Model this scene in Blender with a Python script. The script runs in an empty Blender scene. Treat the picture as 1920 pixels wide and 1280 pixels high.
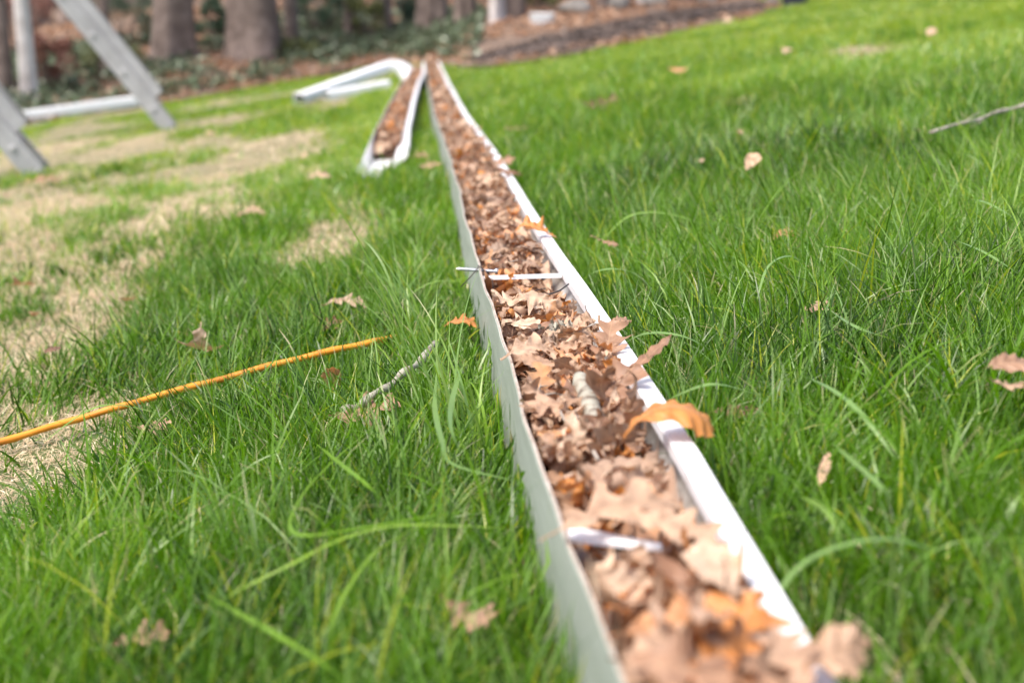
import bpy, math, numpy as np
from mathutils import Vector, Matrix
S = bpy.context.scene
C = S.collection
rng = np.random.default_rng(7)
R = math.radians
# ------------------------------------------------------------------ camera
F = 2667.0; H0 = 0.44; PITCH = math.atan((640-36)/F)
cam = bpy.data.cameras.new('camera'); cam.lens = 50; cam.sensor_width = 36
cam.clip_start = .02; cam.clip_end = 1000
cam.dof.use_dof = True; cam.dof.focus_distance = 1.62; cam.dof.aperture_fstop = 4.6
cam.dof.aperture_blades = 0
co = bpy.data.objects.new('camera', cam); C.objects.link(co)
co.location = (0, 0, H0); co.rotation_euler = (math.pi/2-PITCH, 0, 0)
S.camera = co
# ------------------------------------------------------------------ light
SUN_EL, SUN_AZ = R(62), R(-128)        # azimuth from +Y towards +X
w = bpy.data.worlds.new('World'); S.world = w; w.use_nodes = True
nt = w.node_tree; bg = nt.nodes['Background']
sky = nt.nodes.new('ShaderNodeTexSky'); sky.sky_type = 'NISHITA'; sky.sun_disc = False
sky.sun_elevation = SUN_EL; sky.sun_rotation = SUN_AZ; sky.air_density = 1.0; sky.dust_density = 4.0; sky.ozone_density = 1.0
nt.links.new(sky.outputs[0], bg.inputs[0]); bg.inputs[1].default_value = 0.15
sl = bpy.data.lights.new('sun', 'SUN'); sl.energy = 2.4; sl.angle = R(24); sl.color = (1, .93, .85)
so = bpy.data.objects.new('sun', sl); C.objects.link(so)
sd = Vector((math.sin(SUN_AZ)*math.cos(SUN_EL), math.cos(SUN_AZ)*math.cos(SUN_EL), math.sin(SUN_EL)))
so.rotation_euler = sd.to_track_quat('Z', 'Y').to_euler(); so.location = sd*30
S.view_settings.view_transform = 'Standard'; S.view_settings.look = 'None'
S.view_settings.exposure = 0.94; S.view_settings.gamma = 1
S.cycles.max_bounces = 8; S.cycles.transparent_max_bounces = 4; S.cycles.diffuse_bounces = 4

# ------------------------------------------------------------------ noise
_tab = np.random.default_rng(99).random((256, 256))
def vnoise(x, y, seed=0):
    x = np.asarray(x, float)+seed*17.3+1000; y = np.asarray(y, float)+seed*31.7+1000
    xi = np.floor(x).astype(int); yi = np.floor(y).astype(int)
    fx = x-xi; fy = y-yi; fx = fx*fx*(3-2*fx); fy = fy*fy*(3-2*fy)
    t = lambda a, b: _tab[a % 256, b % 256]
    return (t(xi, yi)*(1-fx)+t(xi+1, yi)*fx)*(1-fy)+(t(xi, yi+1)*(1-fx)+t(xi+1, yi+1)*fx)*fy
def fbm(x, y, seed=0, o=3):
    r = 0; a = .5; tot = 0
    for k in range(o):
        r = r+a*vnoise(np.asarray(x)*2**k, np.asarray(y)*2**k, seed+k); tot += a; a *= .55
    return r/tot
# ------------------------------------------------------------------ terrain
A = .14
EX = [-14, -5, -4.3, -3.6, -2.4, -1.5, -.9, -.47, -.1, .2, .64, 1.2, 1.8, 2.5, 3.1, 3.8, 5, 60]
EY = [13.5, 14.0, 15.0, 14.8, 16.2, 17.0, 15.4, 13.1, 12.1, 12.1, 12.4, 13.5, 14.6, 15.4, 17.1, 24, 40, 60]
def edge(X): return np.interp(X, EX, EY)
def ground(X, Y):
    X = np.asarray(X, float); Y = np.asarray(Y, float)
    Xc = np.clip(X, -12, 12)
    Yc = np.clip(Y, 0, 26)
    z = A*Xc+.0004*Yc*Yc
    sl_ = np.interp(X, [-3, 0, 3], [.14, .07, .05])
    z = z+sl_*np.clip(Y-edge(X), 0, 25)
    return z+.008*(vnoise(X*1.3, Y*1.3, 3)-.5)*np.clip(Y-2.5, 0, 1)
def ray(px, py):
    dx = (px-960)/F; dy = (py-640)/F
    return np.array([dx, math.cos(PITCH)-dy*math.sin(PITCH), -math.sin(PITCH)-dy*math.cos(PITCH)])
def un(px, py, h=0.):
    d = ray(px, py)
    t = np.concatenate([np.arange(.2, 4, .01), np.arange(4, 60, .03)])
    f = H0+d[2]*t-(ground(d[0]*t, d[1]*t)+h)
    k = np.argmax(f < 0)
    if f[k] >= 0: k = len(t)-1
    if k: t0, t1 = t[k-1], t[k]; tt = t0+(t1-t0)*f[k-1]/(f[k-1]-f[k])
    else: tt = t[0]
    return Vector((d[0]*tt, d[1]*tt, H0+d[2]*tt))
def atY(px, py, Y):
    d = ray(px, py); t = Y/d[1]
    return Vector((d[0]*t, Y, H0+d[2]*t))
# ------------------------------------------------------------------ gutter paths (left wall)
P1 = np.array([(.30, .078), (.5, .066), (.67, .056), (.87, .037), (1, .025), (1.17, .013), (1.4, -.004), (1.57, -.016), (1.75, -.028), (1.88, -.036), (1.96, -.046), (2.2, -.062), (2.6, -.088),
               (3.07, -.116), (4.2, -.195), (5.8, -.315), (8.5, -.49), (11, -.65), (12.9, -.77)])
_yy = np.linspace(.3, 12.9, 1500); _xx = np.interp(_yy, P1[:, 0], P1[:, 1]); _pad = np.pad(_xx, 40, mode='reflect', reflect_type='odd')
_xx = np.convolve(_pad, np.hanning(81)/np.hanning(81).sum(), 'valid')
def x1(Y): return np.interp(Y, _yy, _xx)
def wf(Y): return np.interp(Y, [.3, .7, 1.05, 1.4], [.77, .84, .955, .985])
def wobble(Y): return .0026*math.sin(Y*8.3+2)+.0016*math.sin(Y*19.+1)+.0008*math.sin(Y*41.)
Y1A, Y1B = .30, 12.9
P2 = np.array([(4.5, -.463), (5.3, -.510), (5.9, -.537), (6.8, -.588), (7.9, -.642), (8.85, -.692), (10.6, -.762), (12, -.848), (13.3, -.93)])
def x2(Y): return np.interp(Y, P2[:, 0], P2[:, 1])
Y2A, Y2B = 4.5, 13.2
# ------------------------------------------------------------------ helpers
def tag(o, label=None, cat=None, group=None, kind=None):
    for k, v in (('label', label), ('category', cat), ('group', group), ('kind', kind)):
        if v: o[k] = v
    return o
def empty(name, loc=(0, 0, 0), rz=0):
    o = bpy.data.objects.new(name, None); o.empty_display_size = .1; C.objects.link(o); o.location = loc; o.rotation_euler[2] = rz
    return o
def fastmesh(name, V, Fq, mats, attrs=None, smooth=True, midx=None):
    V = np.ascontiguousarray(V, np.float32); Fq = np.ascontiguousarray(Fq, np.int32)
    me = bpy.data.meshes.new(name); k = Fq.shape[1]
    me.vertices.add(len(V)); me.vertices.foreach_set('co', V.ravel())
    me.loops.add(Fq.size); me.loops.foreach_set('vertex_index', Fq.ravel())
    me.polygons.add(len(Fq)); me.polygons.foreach_set('loop_start', np.arange(0, Fq.size, k, dtype=np.int32))
    me.polygons.foreach_set('loop_total', np.full(len(Fq), k, np.int32))
    if smooth: me.polygons.foreach_set('use_smooth', np.ones(len(Fq), bool))
    for m in (mats if isinstance(mats, (list, tuple)) else [mats]): me.materials.append(m)
    if midx is not None: me.polygons.foreach_set('material_index', np.asarray(midx, np.int32))
    for n, a in (attrs or {}).items():
        at = me.attributes.new(n, 'FLOAT', 'POINT'); at.data.foreach_set('value', np.ascontiguousarray(a, np.float32))
    me.update(calc_edges=True)
    return me
def link(name, me, parent=None, loc=None):
    o = bpy.data.objects.new(name, me); C.objects.link(o)
    if parent: o.parent = parent
    if loc is not None: o.location = loc
    return o
def polymesh(name, V, Fs, mat, parent=None, smooth=False, auto=None):
    me = bpy.data.meshes.new(name); me.from_pydata([tuple(v) for v in V], [], Fs)
    me.materials.append(mat); me.validate(); me.update()
    if smooth:
        me.polygons.foreach_set('use_smooth', np.ones(len(me.polygons), bool))
        if auto: me.set_sharp_from_angle(angle=R(auto))
    return link(name, me, parent)
def tube(path, rad, n=8, cap=True):
    path = [Vector(p) for p in path]; V = []; Fs = []
    if not hasattr(rad, '__len__'): rad = [rad]*len(path)
    up = Vector((0, 0, 1))
    for i, p in enumerate(path):
        t = (path[min(i+1, len(path)-1)]-path[max(i-1, 0)]).normalized()
        a = t.cross(up if abs(t.z) < .95 else Vector((1, 0, 0))).normalized(); b = a.cross(t)
        for k in range(n):
            an = 2*math.pi*k/n; V.append(p+(a*math.cos(an)+b*math.sin(an))*rad[i])
    for i in range(len(path)-1):
        for k in range(n):
            Fs.append((i*n+k, i*n+(k+1) % n, (i+1)*n+(k+1) % n, (i+1)*n+k))
    if cap: Fs.append(tuple(range(n))[::-1]); Fs.append(tuple((len(path)-1)*n+k for k in range(n)))
    return V, Fs
def join(parts):
    V = []; Fs = []
    for v, f in parts:
        o = len(V); V += list(v); Fs += [tuple(i+o for i in q) for q in f]
    return V, Fs
def obox(c, ax, ay, az, sx, sy, sz, ch=.12):
    """box with chamfered edges, oriented by three unit vectors, full sizes sx sy sz"""
    c = Vector(c); ax, ay, az = Vector(ax), Vector(ay), Vector(az)
    k = ch*min(sx, sy, sz); V = []
    for s3, ins in ((-1, k), (-1, 0), (1, 0), (1, k)):
        z = s3*(sz/2-(0 if ins else k)) if ins == 0 else s3*sz/2
        hx, hy = sx/2-ins, sy/2-ins
        for (x, y) in ((hx-k, hy), (-hx+k, hy), (-hx, hy-k), (-hx, -hy+k), (-hx+k, -hy), (hx-k, -hy), (hx, -hy+k), (hx, hy-k)):
            V.append(c+ax*x+ay*y+az*z)
    Fs = [tuple(range(8))[::-1]]
    for r in range(3):
        for i in range(8): Fs.append((r*8+i, r*8+(i+1) % 8, r*8+8+(i+1) % 8, r*8+8+i))
    Fs.append(tuple(range(24, 32)))
    return V, Fs
# ------------------------------------------------------------------ materials
def mat(name):
    m = bpy.data.materials.new(name); m.use_nodes = True
    return m, m.node_tree.nodes, m.node_tree.links, m.node_tree.nodes['Principled BSDF']
def noise(N, L, scale, detail=4, rough=.6, vec=None):
    n = N.new('ShaderNodeTexNoise'); n.inputs['Scale'].default_value = scale; n.inputs['Detail'].default_value = detail
    n.inputs['Roughness'].default_value = rough
    if vec is not None: L.new(vec, n.inputs['Vector'])
    return n.outputs['Fac']
def ramp(N, L, fac, stops):
    r = N.new('ShaderNodeValToRGB'); e = r.color_ramp.elements
    while len(e) < len(stops): e.new(.5)
    for i, (p, c) in enumerate(stops): e[i].position = p; e[i].color = (*c, 1)
    L.new(fac, r.inputs[0]); return r.outputs[0]
def mixc(N, L, fac, a, b, mode='MIX'):
    m = N.new('ShaderNodeMix'); m.data_type = 'RGBA'; m.blend_type = mode
    for s, v in ((0, fac), (6, a), (7, b)):
        if hasattr(v, 'links'): L.new(v, m.inputs[s])
        elif s == 0: m.inputs[0].default_value = v
        else: m.inputs[s].default_value = (*v, 1)
    return m.outputs[2]
def math_(N, L, op, a, b=0., clamp=False):
    m = N.new('ShaderNodeMath'); m.operation = op; m.use_clamp = clamp
    for i, v in enumerate((a, b)):
        if hasattr(v, 'links'): L.new(v, m.inputs[i])
        else: m.inputs[i].default_value = v
    return m.outputs[0]
def bump(N, L, h, bs, strength=.4, dist=.002):
    b = N.new('ShaderNodeBump'); b.inputs['Strength'].default_value = strength; b.inputs['Distance'].default_value = dist
    L.new(h, b.inputs['Height']); L.new(b.outputs[0], bs.inputs['Normal']); return b
def objco(N): return N.new('ShaderNodeTexCoord').outputs['Object']
def attr(N, n):
    a = N.new('ShaderNodeAttribute'); a.attribute_name = n; return a.outputs['Fac']

def grass_mat():
    m, N, L, b = mat('grass_blade')
    t = attr(N, 'tint'); s = attr(N, 'straw'); al = attr(N, 'along')
    col = ramp(N, L, t, [(0, (.014, .044, .002)), (.3, (.058, .145, .003)), (.6, (.122, .250, .008)), (.76, (.21, .335, .03)), (.86, (.19, .31, .11)), (1, (.35, .39, .03))])
    col = mixc(N, L, math_(N, L, 'MULTIPLY', math_(N, L, 'SUBTRACT', .28, al, True), 1.6, True), col, (.20, .27, .07))
    st = ramp(N, L, t, [(0, (.34, .25, .16)), (.5, (.62, .48, .31)), (1, (.76, .65, .47))])
    col = mixc(N, L, s, col, st)
    L.new(col, b.inputs['Base Color']); b.inputs['Roughness'].default_value = .34
    b.inputs['Specular IOR Level'].default_value = .42
    tr = N.new('ShaderNodeBsdfTranslucent'); mx = N.new('ShaderNodeMixShader'); mx.inputs[0].default_value = .31
    tc = mixc(N, L, s, (1.0, 1.1, .25), (1, 1, 1)); c2 = mixc(N, L, 1., col, tc, 'MULTIPLY')
    c3 = mixc(N, L, 1., c2, (1.9, 1.9, 1.9), 'MULTIPLY')
    L.new(c3, tr.inputs[0]); L.new(b.outputs[0], mx.inputs[1]); L.new(tr.outputs[0], mx.inputs[2])
    L.new(mx.outputs[0], N['Material Output'].inputs[0])
    return m
def leaf_mat(name='dry_leaf'):
    m, N, L, b = mat(name)
    t = attr(N, 'tone'); u = attr(N, 'lu'); v = attr(N, 'lv')
    col = ramp(N, L, t, [(0, (.09, .045, .03)), (.2, (.20, .105, .062)), (.4, (.34, .195, .125)), (.6, (.50, .335, .23)), (.78, (.68, .52, .385)), (.86, (.56, .23, .07)), (1, (.68, .30, .07))])
    n1 = noise(N, L, 55, 5, .65, objco(N))
    mot = ramp(N, L, n1, [(.3, (.45, .38, .33)), (.5, (.95, .93, .9)), (.75, (1.2, 1.14, 1.05))])
    col = mixc(N, L, 1., col, mot, 'MULTIPLY')
    # veins
    av = math_(N, L, 'ABSOLUTE', v)
    mid = math_(N, L, 'LESS_THAN', av, .05)
    sv = math_(N, L, 'FRACT', math_(N, L, 'MULTIPLY', math_(N, L, 'SUBTRACT', u, math_(N, L, 'MULTIPLY', av, .13)), 9.))
    side = math_(N, L, 'LESS_THAN', math_(N, L, 'ABSOLUTE', math_(N, L, 'SUBTRACT', sv, .5)), .05)
    vein = math_(N, L, 'MAXIMUM', mid, math_(N, L, 'MULTIPLY', side, .6))
    col = mixc(N, L, math_(N, L, 'MULTIPLY', vein, .5), col, (.55, .36, .22))
    geo = N.new('ShaderNodeNewGeometry')
    pale = mixc(N, L, .38, col, (.56, .42, .31))
    col = mixc(N, L, geo.outputs['Backfacing'], col, pale)
    L.new(col, b.inputs['Base Color']); b.inputs['Roughness'].default_value = .5; b.inputs['Specular IOR Level'].default_value = .42
    h = math_(N, L, 'SUBTRACT', math_(N, L, 'MULTIPLY', n1, 1.0), math_(N, L, 'MULTIPLY', vein, .5))
    bump(N, L, h, b, .5, .0012)
    tr = N.new('ShaderNodeBsdfTranslucent'); mx = N.new('ShaderNodeMixShader'); mx.inputs[0].default_value = .22
    L.new(mixc(N, L, 1., col, (1.3, .9, .6), 'MULTIPLY'), tr.inputs[0])
    L.new(b.outputs[0], mx.inputs[1]); L.new(tr.outputs[0], mx.inputs[2]); L.new(mx.outputs[0], N['Material Output'].inputs[0])
    return m
def simple(name, stops, scale, rough=.6, detail=5, bs=.4, bd=.002, metal=0, spec=.5, bscale=None):
    m, N, L, b = mat(name); oc = objco(N)
    n = noise(N, L, scale, detail, .6, oc)
    L.new(ramp(N, L, n, stops), b.inputs['Base Color']); b.inputs['Roughness'].default_value = rough; b.inputs['Metallic'].default_value = metal
    b.inputs['Specular IOR Level'].default_value = spec
    if bs: bump(N, L, noise(N, L, bscale or scale*2, 4, .6, oc), b, bs, bd)
    return m
M = {}
M['grass'] = grass_mat(); M['leaf'] = leaf_mat()
M['soil'] = simple('lawn_soil', [(.3, (.035, .05, .012)), (.55, (.07, .10, .02)), (.8, (.13, .12, .05))], 14, .9, 6, .6, .01)
M['duff'] = simple('woodland_duff', [(.25, (.05, .036, .025)), (.5, (.15, .10, .07)), (.75, (.27, .19, .135))], 3.5, .9, 8, .6, .03)
M['mulch'] = simple('bark_mulch', [(.3, (.035, .026, .023)), (.5, (.09, .066, .056)), (.72, (.24, .18, .145))], 3.5, .9, 9, .8, .03)
M['litterbed'] = simple('decomposed_leaf_bed', [(.3, (.025, .014, .009)), (.6, (.085, .045, .028)), (.8, (.17, .09, .055))], 60, .95, 6, .9, .006)
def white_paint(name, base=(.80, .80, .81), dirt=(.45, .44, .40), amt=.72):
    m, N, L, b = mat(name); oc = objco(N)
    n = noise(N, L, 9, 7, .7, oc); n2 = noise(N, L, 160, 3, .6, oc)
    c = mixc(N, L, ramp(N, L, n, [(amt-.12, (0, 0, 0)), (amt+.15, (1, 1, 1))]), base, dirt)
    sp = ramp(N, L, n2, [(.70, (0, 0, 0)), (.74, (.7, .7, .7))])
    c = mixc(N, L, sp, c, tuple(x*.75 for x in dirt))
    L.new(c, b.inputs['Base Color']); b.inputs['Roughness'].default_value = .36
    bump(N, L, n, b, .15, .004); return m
M['white'] = white_paint('white_painted_aluminium')
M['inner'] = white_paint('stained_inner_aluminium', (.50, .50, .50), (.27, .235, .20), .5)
def back_mat():
    m, N, L, b = mat('grey_green_mill_back'); oc = objco(N)
    mp = N.new('ShaderNodeMapping'); mp.inputs['Scale'].default_value = (1, .25, 2.2); L.new(oc, mp.inputs[0])
    n = noise(N, L, 14, 6, .65, mp.outputs[0]); n2 = noise(N, L, 210, 2, .5, oc); n3 = noise(N, L, 3.0, 3, .5, oc)
    c = ramp(N, L, n, [(.3, (.24, .27, .24)), (.5, (.33, .36, .33)), (.72, (.42, .45, .42))])
    c = mixc(N, L, ramp(N, L, n2, [(.66, (0, 0, 0)), (.72, (.8, .8, .8))]), c, (.62, .63, .58))
    c = mixc(N, L, ramp(N, L, noise(N, L, 75, 3, .6, oc), [(.66, (0, 0, 0)), (.73, (.7, .7, .7))]), c, (.22, .23, .17))
    c = mixc(N, L, math_(N, L, 'MULTIPLY', n3, .35), c, (.30, .33, .25))
    L.new(c, b.inputs['Base Color']); b.inputs['Roughness'].default_value = .5; bump(N, L, n, b, .25, .003); return m
M['back'] = back_mat()
M['edge'] = simple('raw_cut_edge', [(.3, (.30, .23, .18)), (.7, (.50, .43, .37))], 40, .6)
M['zinc'] = simple('zinc_screw', [(.3, (.42, .44, .47)), (.7, (.66, .68, .70))], 200, .3, metal=.8, bs=0)
M['wire'] = simple('rusty_wire', [(.3, (.03, .028, .03)), (.7, (.09, .07, .06))], 300, .6, metal=.3, bs=0)
M['alu'] = simple('ladder_aluminium', [(.3, (.42, .40, .40)), (.55, (.52, .50, .50)), (.8, (.60, .575, .57))], 8, .42, metal=.1, bs=.1)
M['rubber'] = simple('grey_rubber_foot', [(.3, (.14, .14, .15)), (.7, (.28, .28, .29))], 40, .8)
M['cord'] = simple('orange_cord', [(.3, (.50, .17, .02)), (.5, (.74, .27, .02)), (.8, (.80, .37, .05))], 22, .5, spec=.4, bs=.1, bd=.0004, bscale=60)
M['twig'] = simple('twig_bark', [(.3, (.16, .13, .10)), (.5, (.36, .31, .26)), (.75, (.52, .47, .41))], 60, .85, bs=.8, bd=.002)
M['lichen'] = simple('lichen_bark', [(.34, (.12, .09, .065)), (.44, (.26, .225, .175)), (.58, (.38, .36, .29)), (.72, (.22, .24, .18))], 70, .85, bs=.45, bd=.0015)
M['bark'] = simple('grey_brown_bark', [(.25, (.08, .058, .047)), (.5, (.19, .142, .12)), (.75, (.30, .235, .205))], 6, .9, 8, .9, .03)
M['palebark'] = simple('pale_bark', [(.3, (.38, .33, .31)), (.55, (.58, .53, .51)), (.8, (.72, .68, .67))], 5, .85, 6, .6, .02)
M['shrubgreen'] = simple('evergreen_leaf', [(.3, (.025, .055, .03)), (.6, (.06, .11, .055)), (.8, (.12, .18, .09))], 4, .45)
M['shrubred'] = simple('russet_leaf', [(.3, (.13, .05, .035)), (.6, (.26, .11, .075)), (.8, (.30, .16, .07))], 4, .6)
M['shrubolive'] = simple('olive_leaf', [(.3, (.07, .085, .02)), (.6, (.16, .17, .05)), (.8, (.25, .24, .08))], 4, .5)
M['ivy'] = simple('ivy_leaf', [(.3, (.05, .07, .035)), (.5, (.10, .135, .07)), (.8, (.22, .25, .16))], 3, .4)
M['plastic_white'] = simple('white_plastic', [(.3, (.70, .72, .72)), (.7, (.80, .82, .82))], 5, .4, bs=0)
M['plastic_dark'] = simple('dark_blue_plastic', [(.3, (.02, .024, .04)), (.7, (.04, .045, .07))], 5, .4, bs=0)
M['stone'] = simple('pale_stone', [(.3, (.14, .125, .11)), (.7, (.30, .275, .25))], 8, .85, bs=.6, bd=.02)

# ------------------------------------------------------------------ ground sheets
def sheet(name, xs, ys, fn, m, kind='structure'):
    X, Y = np.meshgrid(xs, ys); Z = fn(X, Y); nx = len(xs); ny = len(ys)
    V = np.stack([X, Y, Z], -1).reshape(-1, 3)
    i = np.arange((ny-1)*(nx-1)); r = i//(nx-1); c = i % (nx-1); a = r*nx+c
    return tag(link(name, fastmesh(name, V, np.stack([a, a+1, a+nx+1, a+nx], 1), m)), kind=kind)
xs = np.unique(np.concatenate([np.linspace(-200, -16, 24), np.linspace(-16, 16, 161), np.linspace(16, 200, 24)]))
ys = np.unique(np.concatenate([np.linspace(-60, -2, 20), np.linspace(-2, 60, 249), np.linspace(60, 300, 24)]))
tag(sheet('lawn_ground', xs, ys, ground, M['soil']), 'green lawn sloping gently up to the right', 'lawn')
def strip_sheet(name, xs, y0f, y1f, n, m, lift, irregular=.25):
    X = np.repeat(np.asarray(xs)[None, :], n, 0)
    t = np.linspace(0, 1, n)[:, None]
    y0 = y0f(np.asarray(xs))+irregular*(fbm(np.asarray(xs)*1.7, xs*0, 5)-.5); y1 = y1f(np.asarray(xs))
    Y = y0[None, :]*(1-t)+y1[None, :]*t
    Z = ground(X, Y)+lift; nx = len(xs)
    V = np.stack([X, Y, Z], -1).reshape(-1, 3)
    i = np.arange((n-1)*(nx-1)); r = i//(nx-1); c = i % (nx-1); a = r*nx+c
    return tag(link(name, fastmesh(name, V, np.stack([a, a+1, a+nx+1, a+nx], 1), m)), kind='structure')
xw = np.linspace(-24, 40, 400)
strip_sheet('woodland_floor', xw, edge, lambda x: edge(x)+40, 120, M['duff'], .03, .5)
xm = np.linspace(-.35, 3.2, 90)
strip_sheet('mulch_bed', xm, lambda x: edge(x)+.35+.25*np.abs(np.sin(x*2)), lambda x: edge(x)+np.interp(x, [-.35, .3, 2, 3.2], [.5, 1.7, 2.2, .6]), 24, M['mulch'], .036, .9)

# ------------------------------------------------------------------ gutters
def thick(poly, t):
    P = [Vector((x, z)) for x, z in poly]; out = []
    for i, p in enumerate(P):
        d = Vector((0, 0))
        if i: d += (p-P[i-1]).normalized()
        if i < len(P)-1: d += (P[i+1]-p).normalized()
        d.normalize(); out.append(p+Vector((-d.y, d.x))*t)
    return [tuple(p) for p in P]+[tuple(p) for p in out[::-1]]
def sweep(name, prof, Ys, xf, m, parent, zlift=-.003, roll=None, wob=0):
    V = []; Fs = []; n = len(prof)
    for Y in Ys:
        X0 = float(xf(Y)); r = roll(Y) if roll else 0; cr, sr = math.cos(r), math.sin(r)
        k_ = float(wf(Y))
        for (x, z) in prof:
            x = x*k_
            xx = x*cr+z*sr; zz = -x*sr+z*cr
            xx += wob*z*10*wobble(Y)/.0016*.55
            V.append((X0+xx, Y, float(ground(X0+x, Y))+zlift+zz))
    for i in range(len(Ys)-1):
        for k in range(n): Fs.append((i*n+k, i*n+(k+1) % n, (i+1)*n+(k+1) % n, (i+1)*n+k))
    Fs.append(tuple(range(n))[::-1]); Fs.append(tuple((len(Ys)-1)*n+k for k in range(n)))
    return polymesh(name, V, Fs, m, parent, smooth=True, auto=35)
GW = .130
FRONT = [(.084, .0), (.084, .026), (.090, .040), (.102, .050), (.117, .058), (.127, .070), (.1295, .082), (.1295, .0955), (.1275, .0985), (.1115, .0998), (.1097, .0985), (.1097, .089)]
def ygrid(a, b): return np.unique(np.concatenate([np.arange(a, min(b, 4), .03), np.arange(max(a, min(b, 4)), b, .12), [b]]))
g1 = tag(empty('fallen_gutter', (x1(1.9), 1.9, float(ground(x1(1.9), 1.9)))), 'long white gutter channel packed with dead leaves running down the middle of the lawn', 'gutter')
inv = Matrix.Translation(-g1.location)
def reparent(o, root):
    o.data.transform(Matrix.Translation(-root.location)); return o
Y1 = ygrid(Y1A, Y1B)
reparent(sweep('back_wall', thick([(0, 0), (0, .035), (0, .07), (.0005, .104)], .0016), Y1, x1, M['back'], g1, wob=.0016), g1)['label'] = 'grey green flat back wall with speckled dirt'
reparent(sweep('wall_edge', [(-.0002, .1036), (.0019, .1036), (.0019, .1056), (-.0002, .1056)], Y1, x1, M['edge'], g1, wob=.0016), g1)
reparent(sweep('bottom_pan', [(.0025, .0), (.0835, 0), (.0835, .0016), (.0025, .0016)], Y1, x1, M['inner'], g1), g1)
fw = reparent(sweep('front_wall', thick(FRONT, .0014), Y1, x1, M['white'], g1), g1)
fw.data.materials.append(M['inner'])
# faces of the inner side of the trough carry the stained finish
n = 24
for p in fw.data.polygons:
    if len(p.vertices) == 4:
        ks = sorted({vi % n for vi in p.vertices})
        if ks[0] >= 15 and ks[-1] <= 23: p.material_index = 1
fw['label'] = 'white curled front rim'
def g1pt(Y, x, z): return Vector((float(x1(Y))+x*float(wf(Y)), Y, float(ground(x1(Y)+x, Y))-.003+z))
# hanger straps
def strap(Ya, Yb, za, zb, xb, wd, pointed=False):
    V = []; n = 9
    for i in range(n):
        t = i/(n-1); Y = Ya+(Yb-Ya)*t; c = g1pt(Y, .003+(xb-.003)*t, za+(zb-za)*t)
        hw = wd/2*(1 if not pointed else 1.15-.75*t**1.5)
        for dy, dz in ((-hw, 0), (-hw, .0022), (-hw*.6, .0030), (hw*.6, .0030), (hw, .0022), (hw, 0)): V.append((c.x, c.y+dy, c.z+dz))
    Fs = []
    for i in range(n-1):
        for k in range(6): Fs.append((i*6+k, i*6+(k+1) % 6, (i+1)*6+(k+1) % 6, (i+1)*6+k))
    Fs.append(tuple(range(6))); Fs.append(tuple((n-1)*6+k for k in range(6))[::-1])
    o = polymesh('hanger_strap', V, Fs, M['white'], g1, smooth=True, auto=30); return reparent(o, g1)
strap(1.955, 1.90, .094, .092, .108, .021)
s2 = strap(.898, .868, .1015, .094, .066, .021, True); s2['label'] = 'pale hanger strap with pointed end, nearest the camera'
for Yk in (4.1, 6.0, 8.0, 10.2): strap(Yk, Yk-.01, .094, .090, .108, .02)
# screw through the back wall, with a twisted wire
sp = g1pt(1.985, 0, .1015)
def screw():
    V = []; Fs = []; n = 8; L_ = .056; steps = 64; ax0 = -.034
    prof = []
    for i in range(steps+1):
        t = i/steps; x = ax0+L_*t
        r = .0019+.0009*(0.5+.5*math.cos(i*math.pi))
        if t < .12: r *= t/.12+.05
        if t > .80: r = .0022
        prof.append((x, r))
    prof += [(ax0+L_+.0003, .0042), (ax0+L_+.0035, .0046), (ax0+L_+.0045, .0036)]
    for x, r in prof:
        for k in range(n): V.append((sp.x+x, sp.y+r*math.cos(2*math.pi*k/n)-x*.05, sp.z+r*math.sin(2*math.pi*k/n)-.06*x))
    for i in range(len(prof)-1):
        for k in range(n): Fs.append((i*n+k, i*n+(k+1) % n, (i+1)*n+(k+1) % n, (i+1)*n+k))
    Fs += [tuple(range(n)), tuple((len(prof)-1)*n+k for k in range(n))]
    return V, Fs
reparent(polymesh('screw', *screw(), M['zinc'], g1, smooth=True), g1)['label'] = 'zinc screw poking out through the back wall'
wv = join([tube([sp+Vector(v) for v in ((-.026, -.01, -.022), (-.014, -.008, -.010), (-.002, -.006, .004), (.002, -.006, .006), (.010, -.008, -.002), (.018, -.012, -.010), (.020, -.018, -.022), (.017, -.022, -.028))], .0009, 6),
          tube([sp+Vector(v) for v in ((-.004, .004, -.004), (-.001, -.002, .0075), (.006, -.004, .001), (.014, -.003, -.004))], .0008, 6)])
reparent(polymesh('wire', *wv, M['wire'], g1, smooth=True), g1)['label'] = 'thin dark wire twisted over the wall edge'

g2 = tag(empty('bent_gutter', (-.44, 4.5, float(ground(-.44, 4.5)))), 'shorter bent white gutter with a bare open end, left of the long leaf filled gutter', 'gutter')
Y2 = ygrid(Y2A, Y2B)
roll2 = lambda Y: np.interp(Y, [4.5, 5.6, 8], [R(9), R(3), 0])
bw = sweep('back_wall', thick([(0, 0), (0, .05), (0, .100)], .0016), Y2, x2, M['white'], g2, roll=roll2, zlift=.006)
for v in bw.data.vertices:
    X_, Y_ = v.co.x, v.co.y; gz_ = float(ground(X_, Y_)); k_ = float(np.interp(Y_, [4.5, 4.7, 5.3], [.16, .25, 1.])); hz = v.co.z-gz_
    v.co.z = gz_+hz*k_; v.co.x -= hz*(1-k_)*.5
reparent(bw, g2)
reparent(sweep('bottom_pan', [(.0025, .0), (.0835, 0), (.0835, .0016), (.0025, .0016)], Y2, x2, M['white'], g2, roll=roll2, zlift=.006), g2)
reparent(sweep('front_wall', thick(FRONT, .0014), Y2, x2, M['white'], g2, roll=roll2, zlift=.006), g2)
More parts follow.
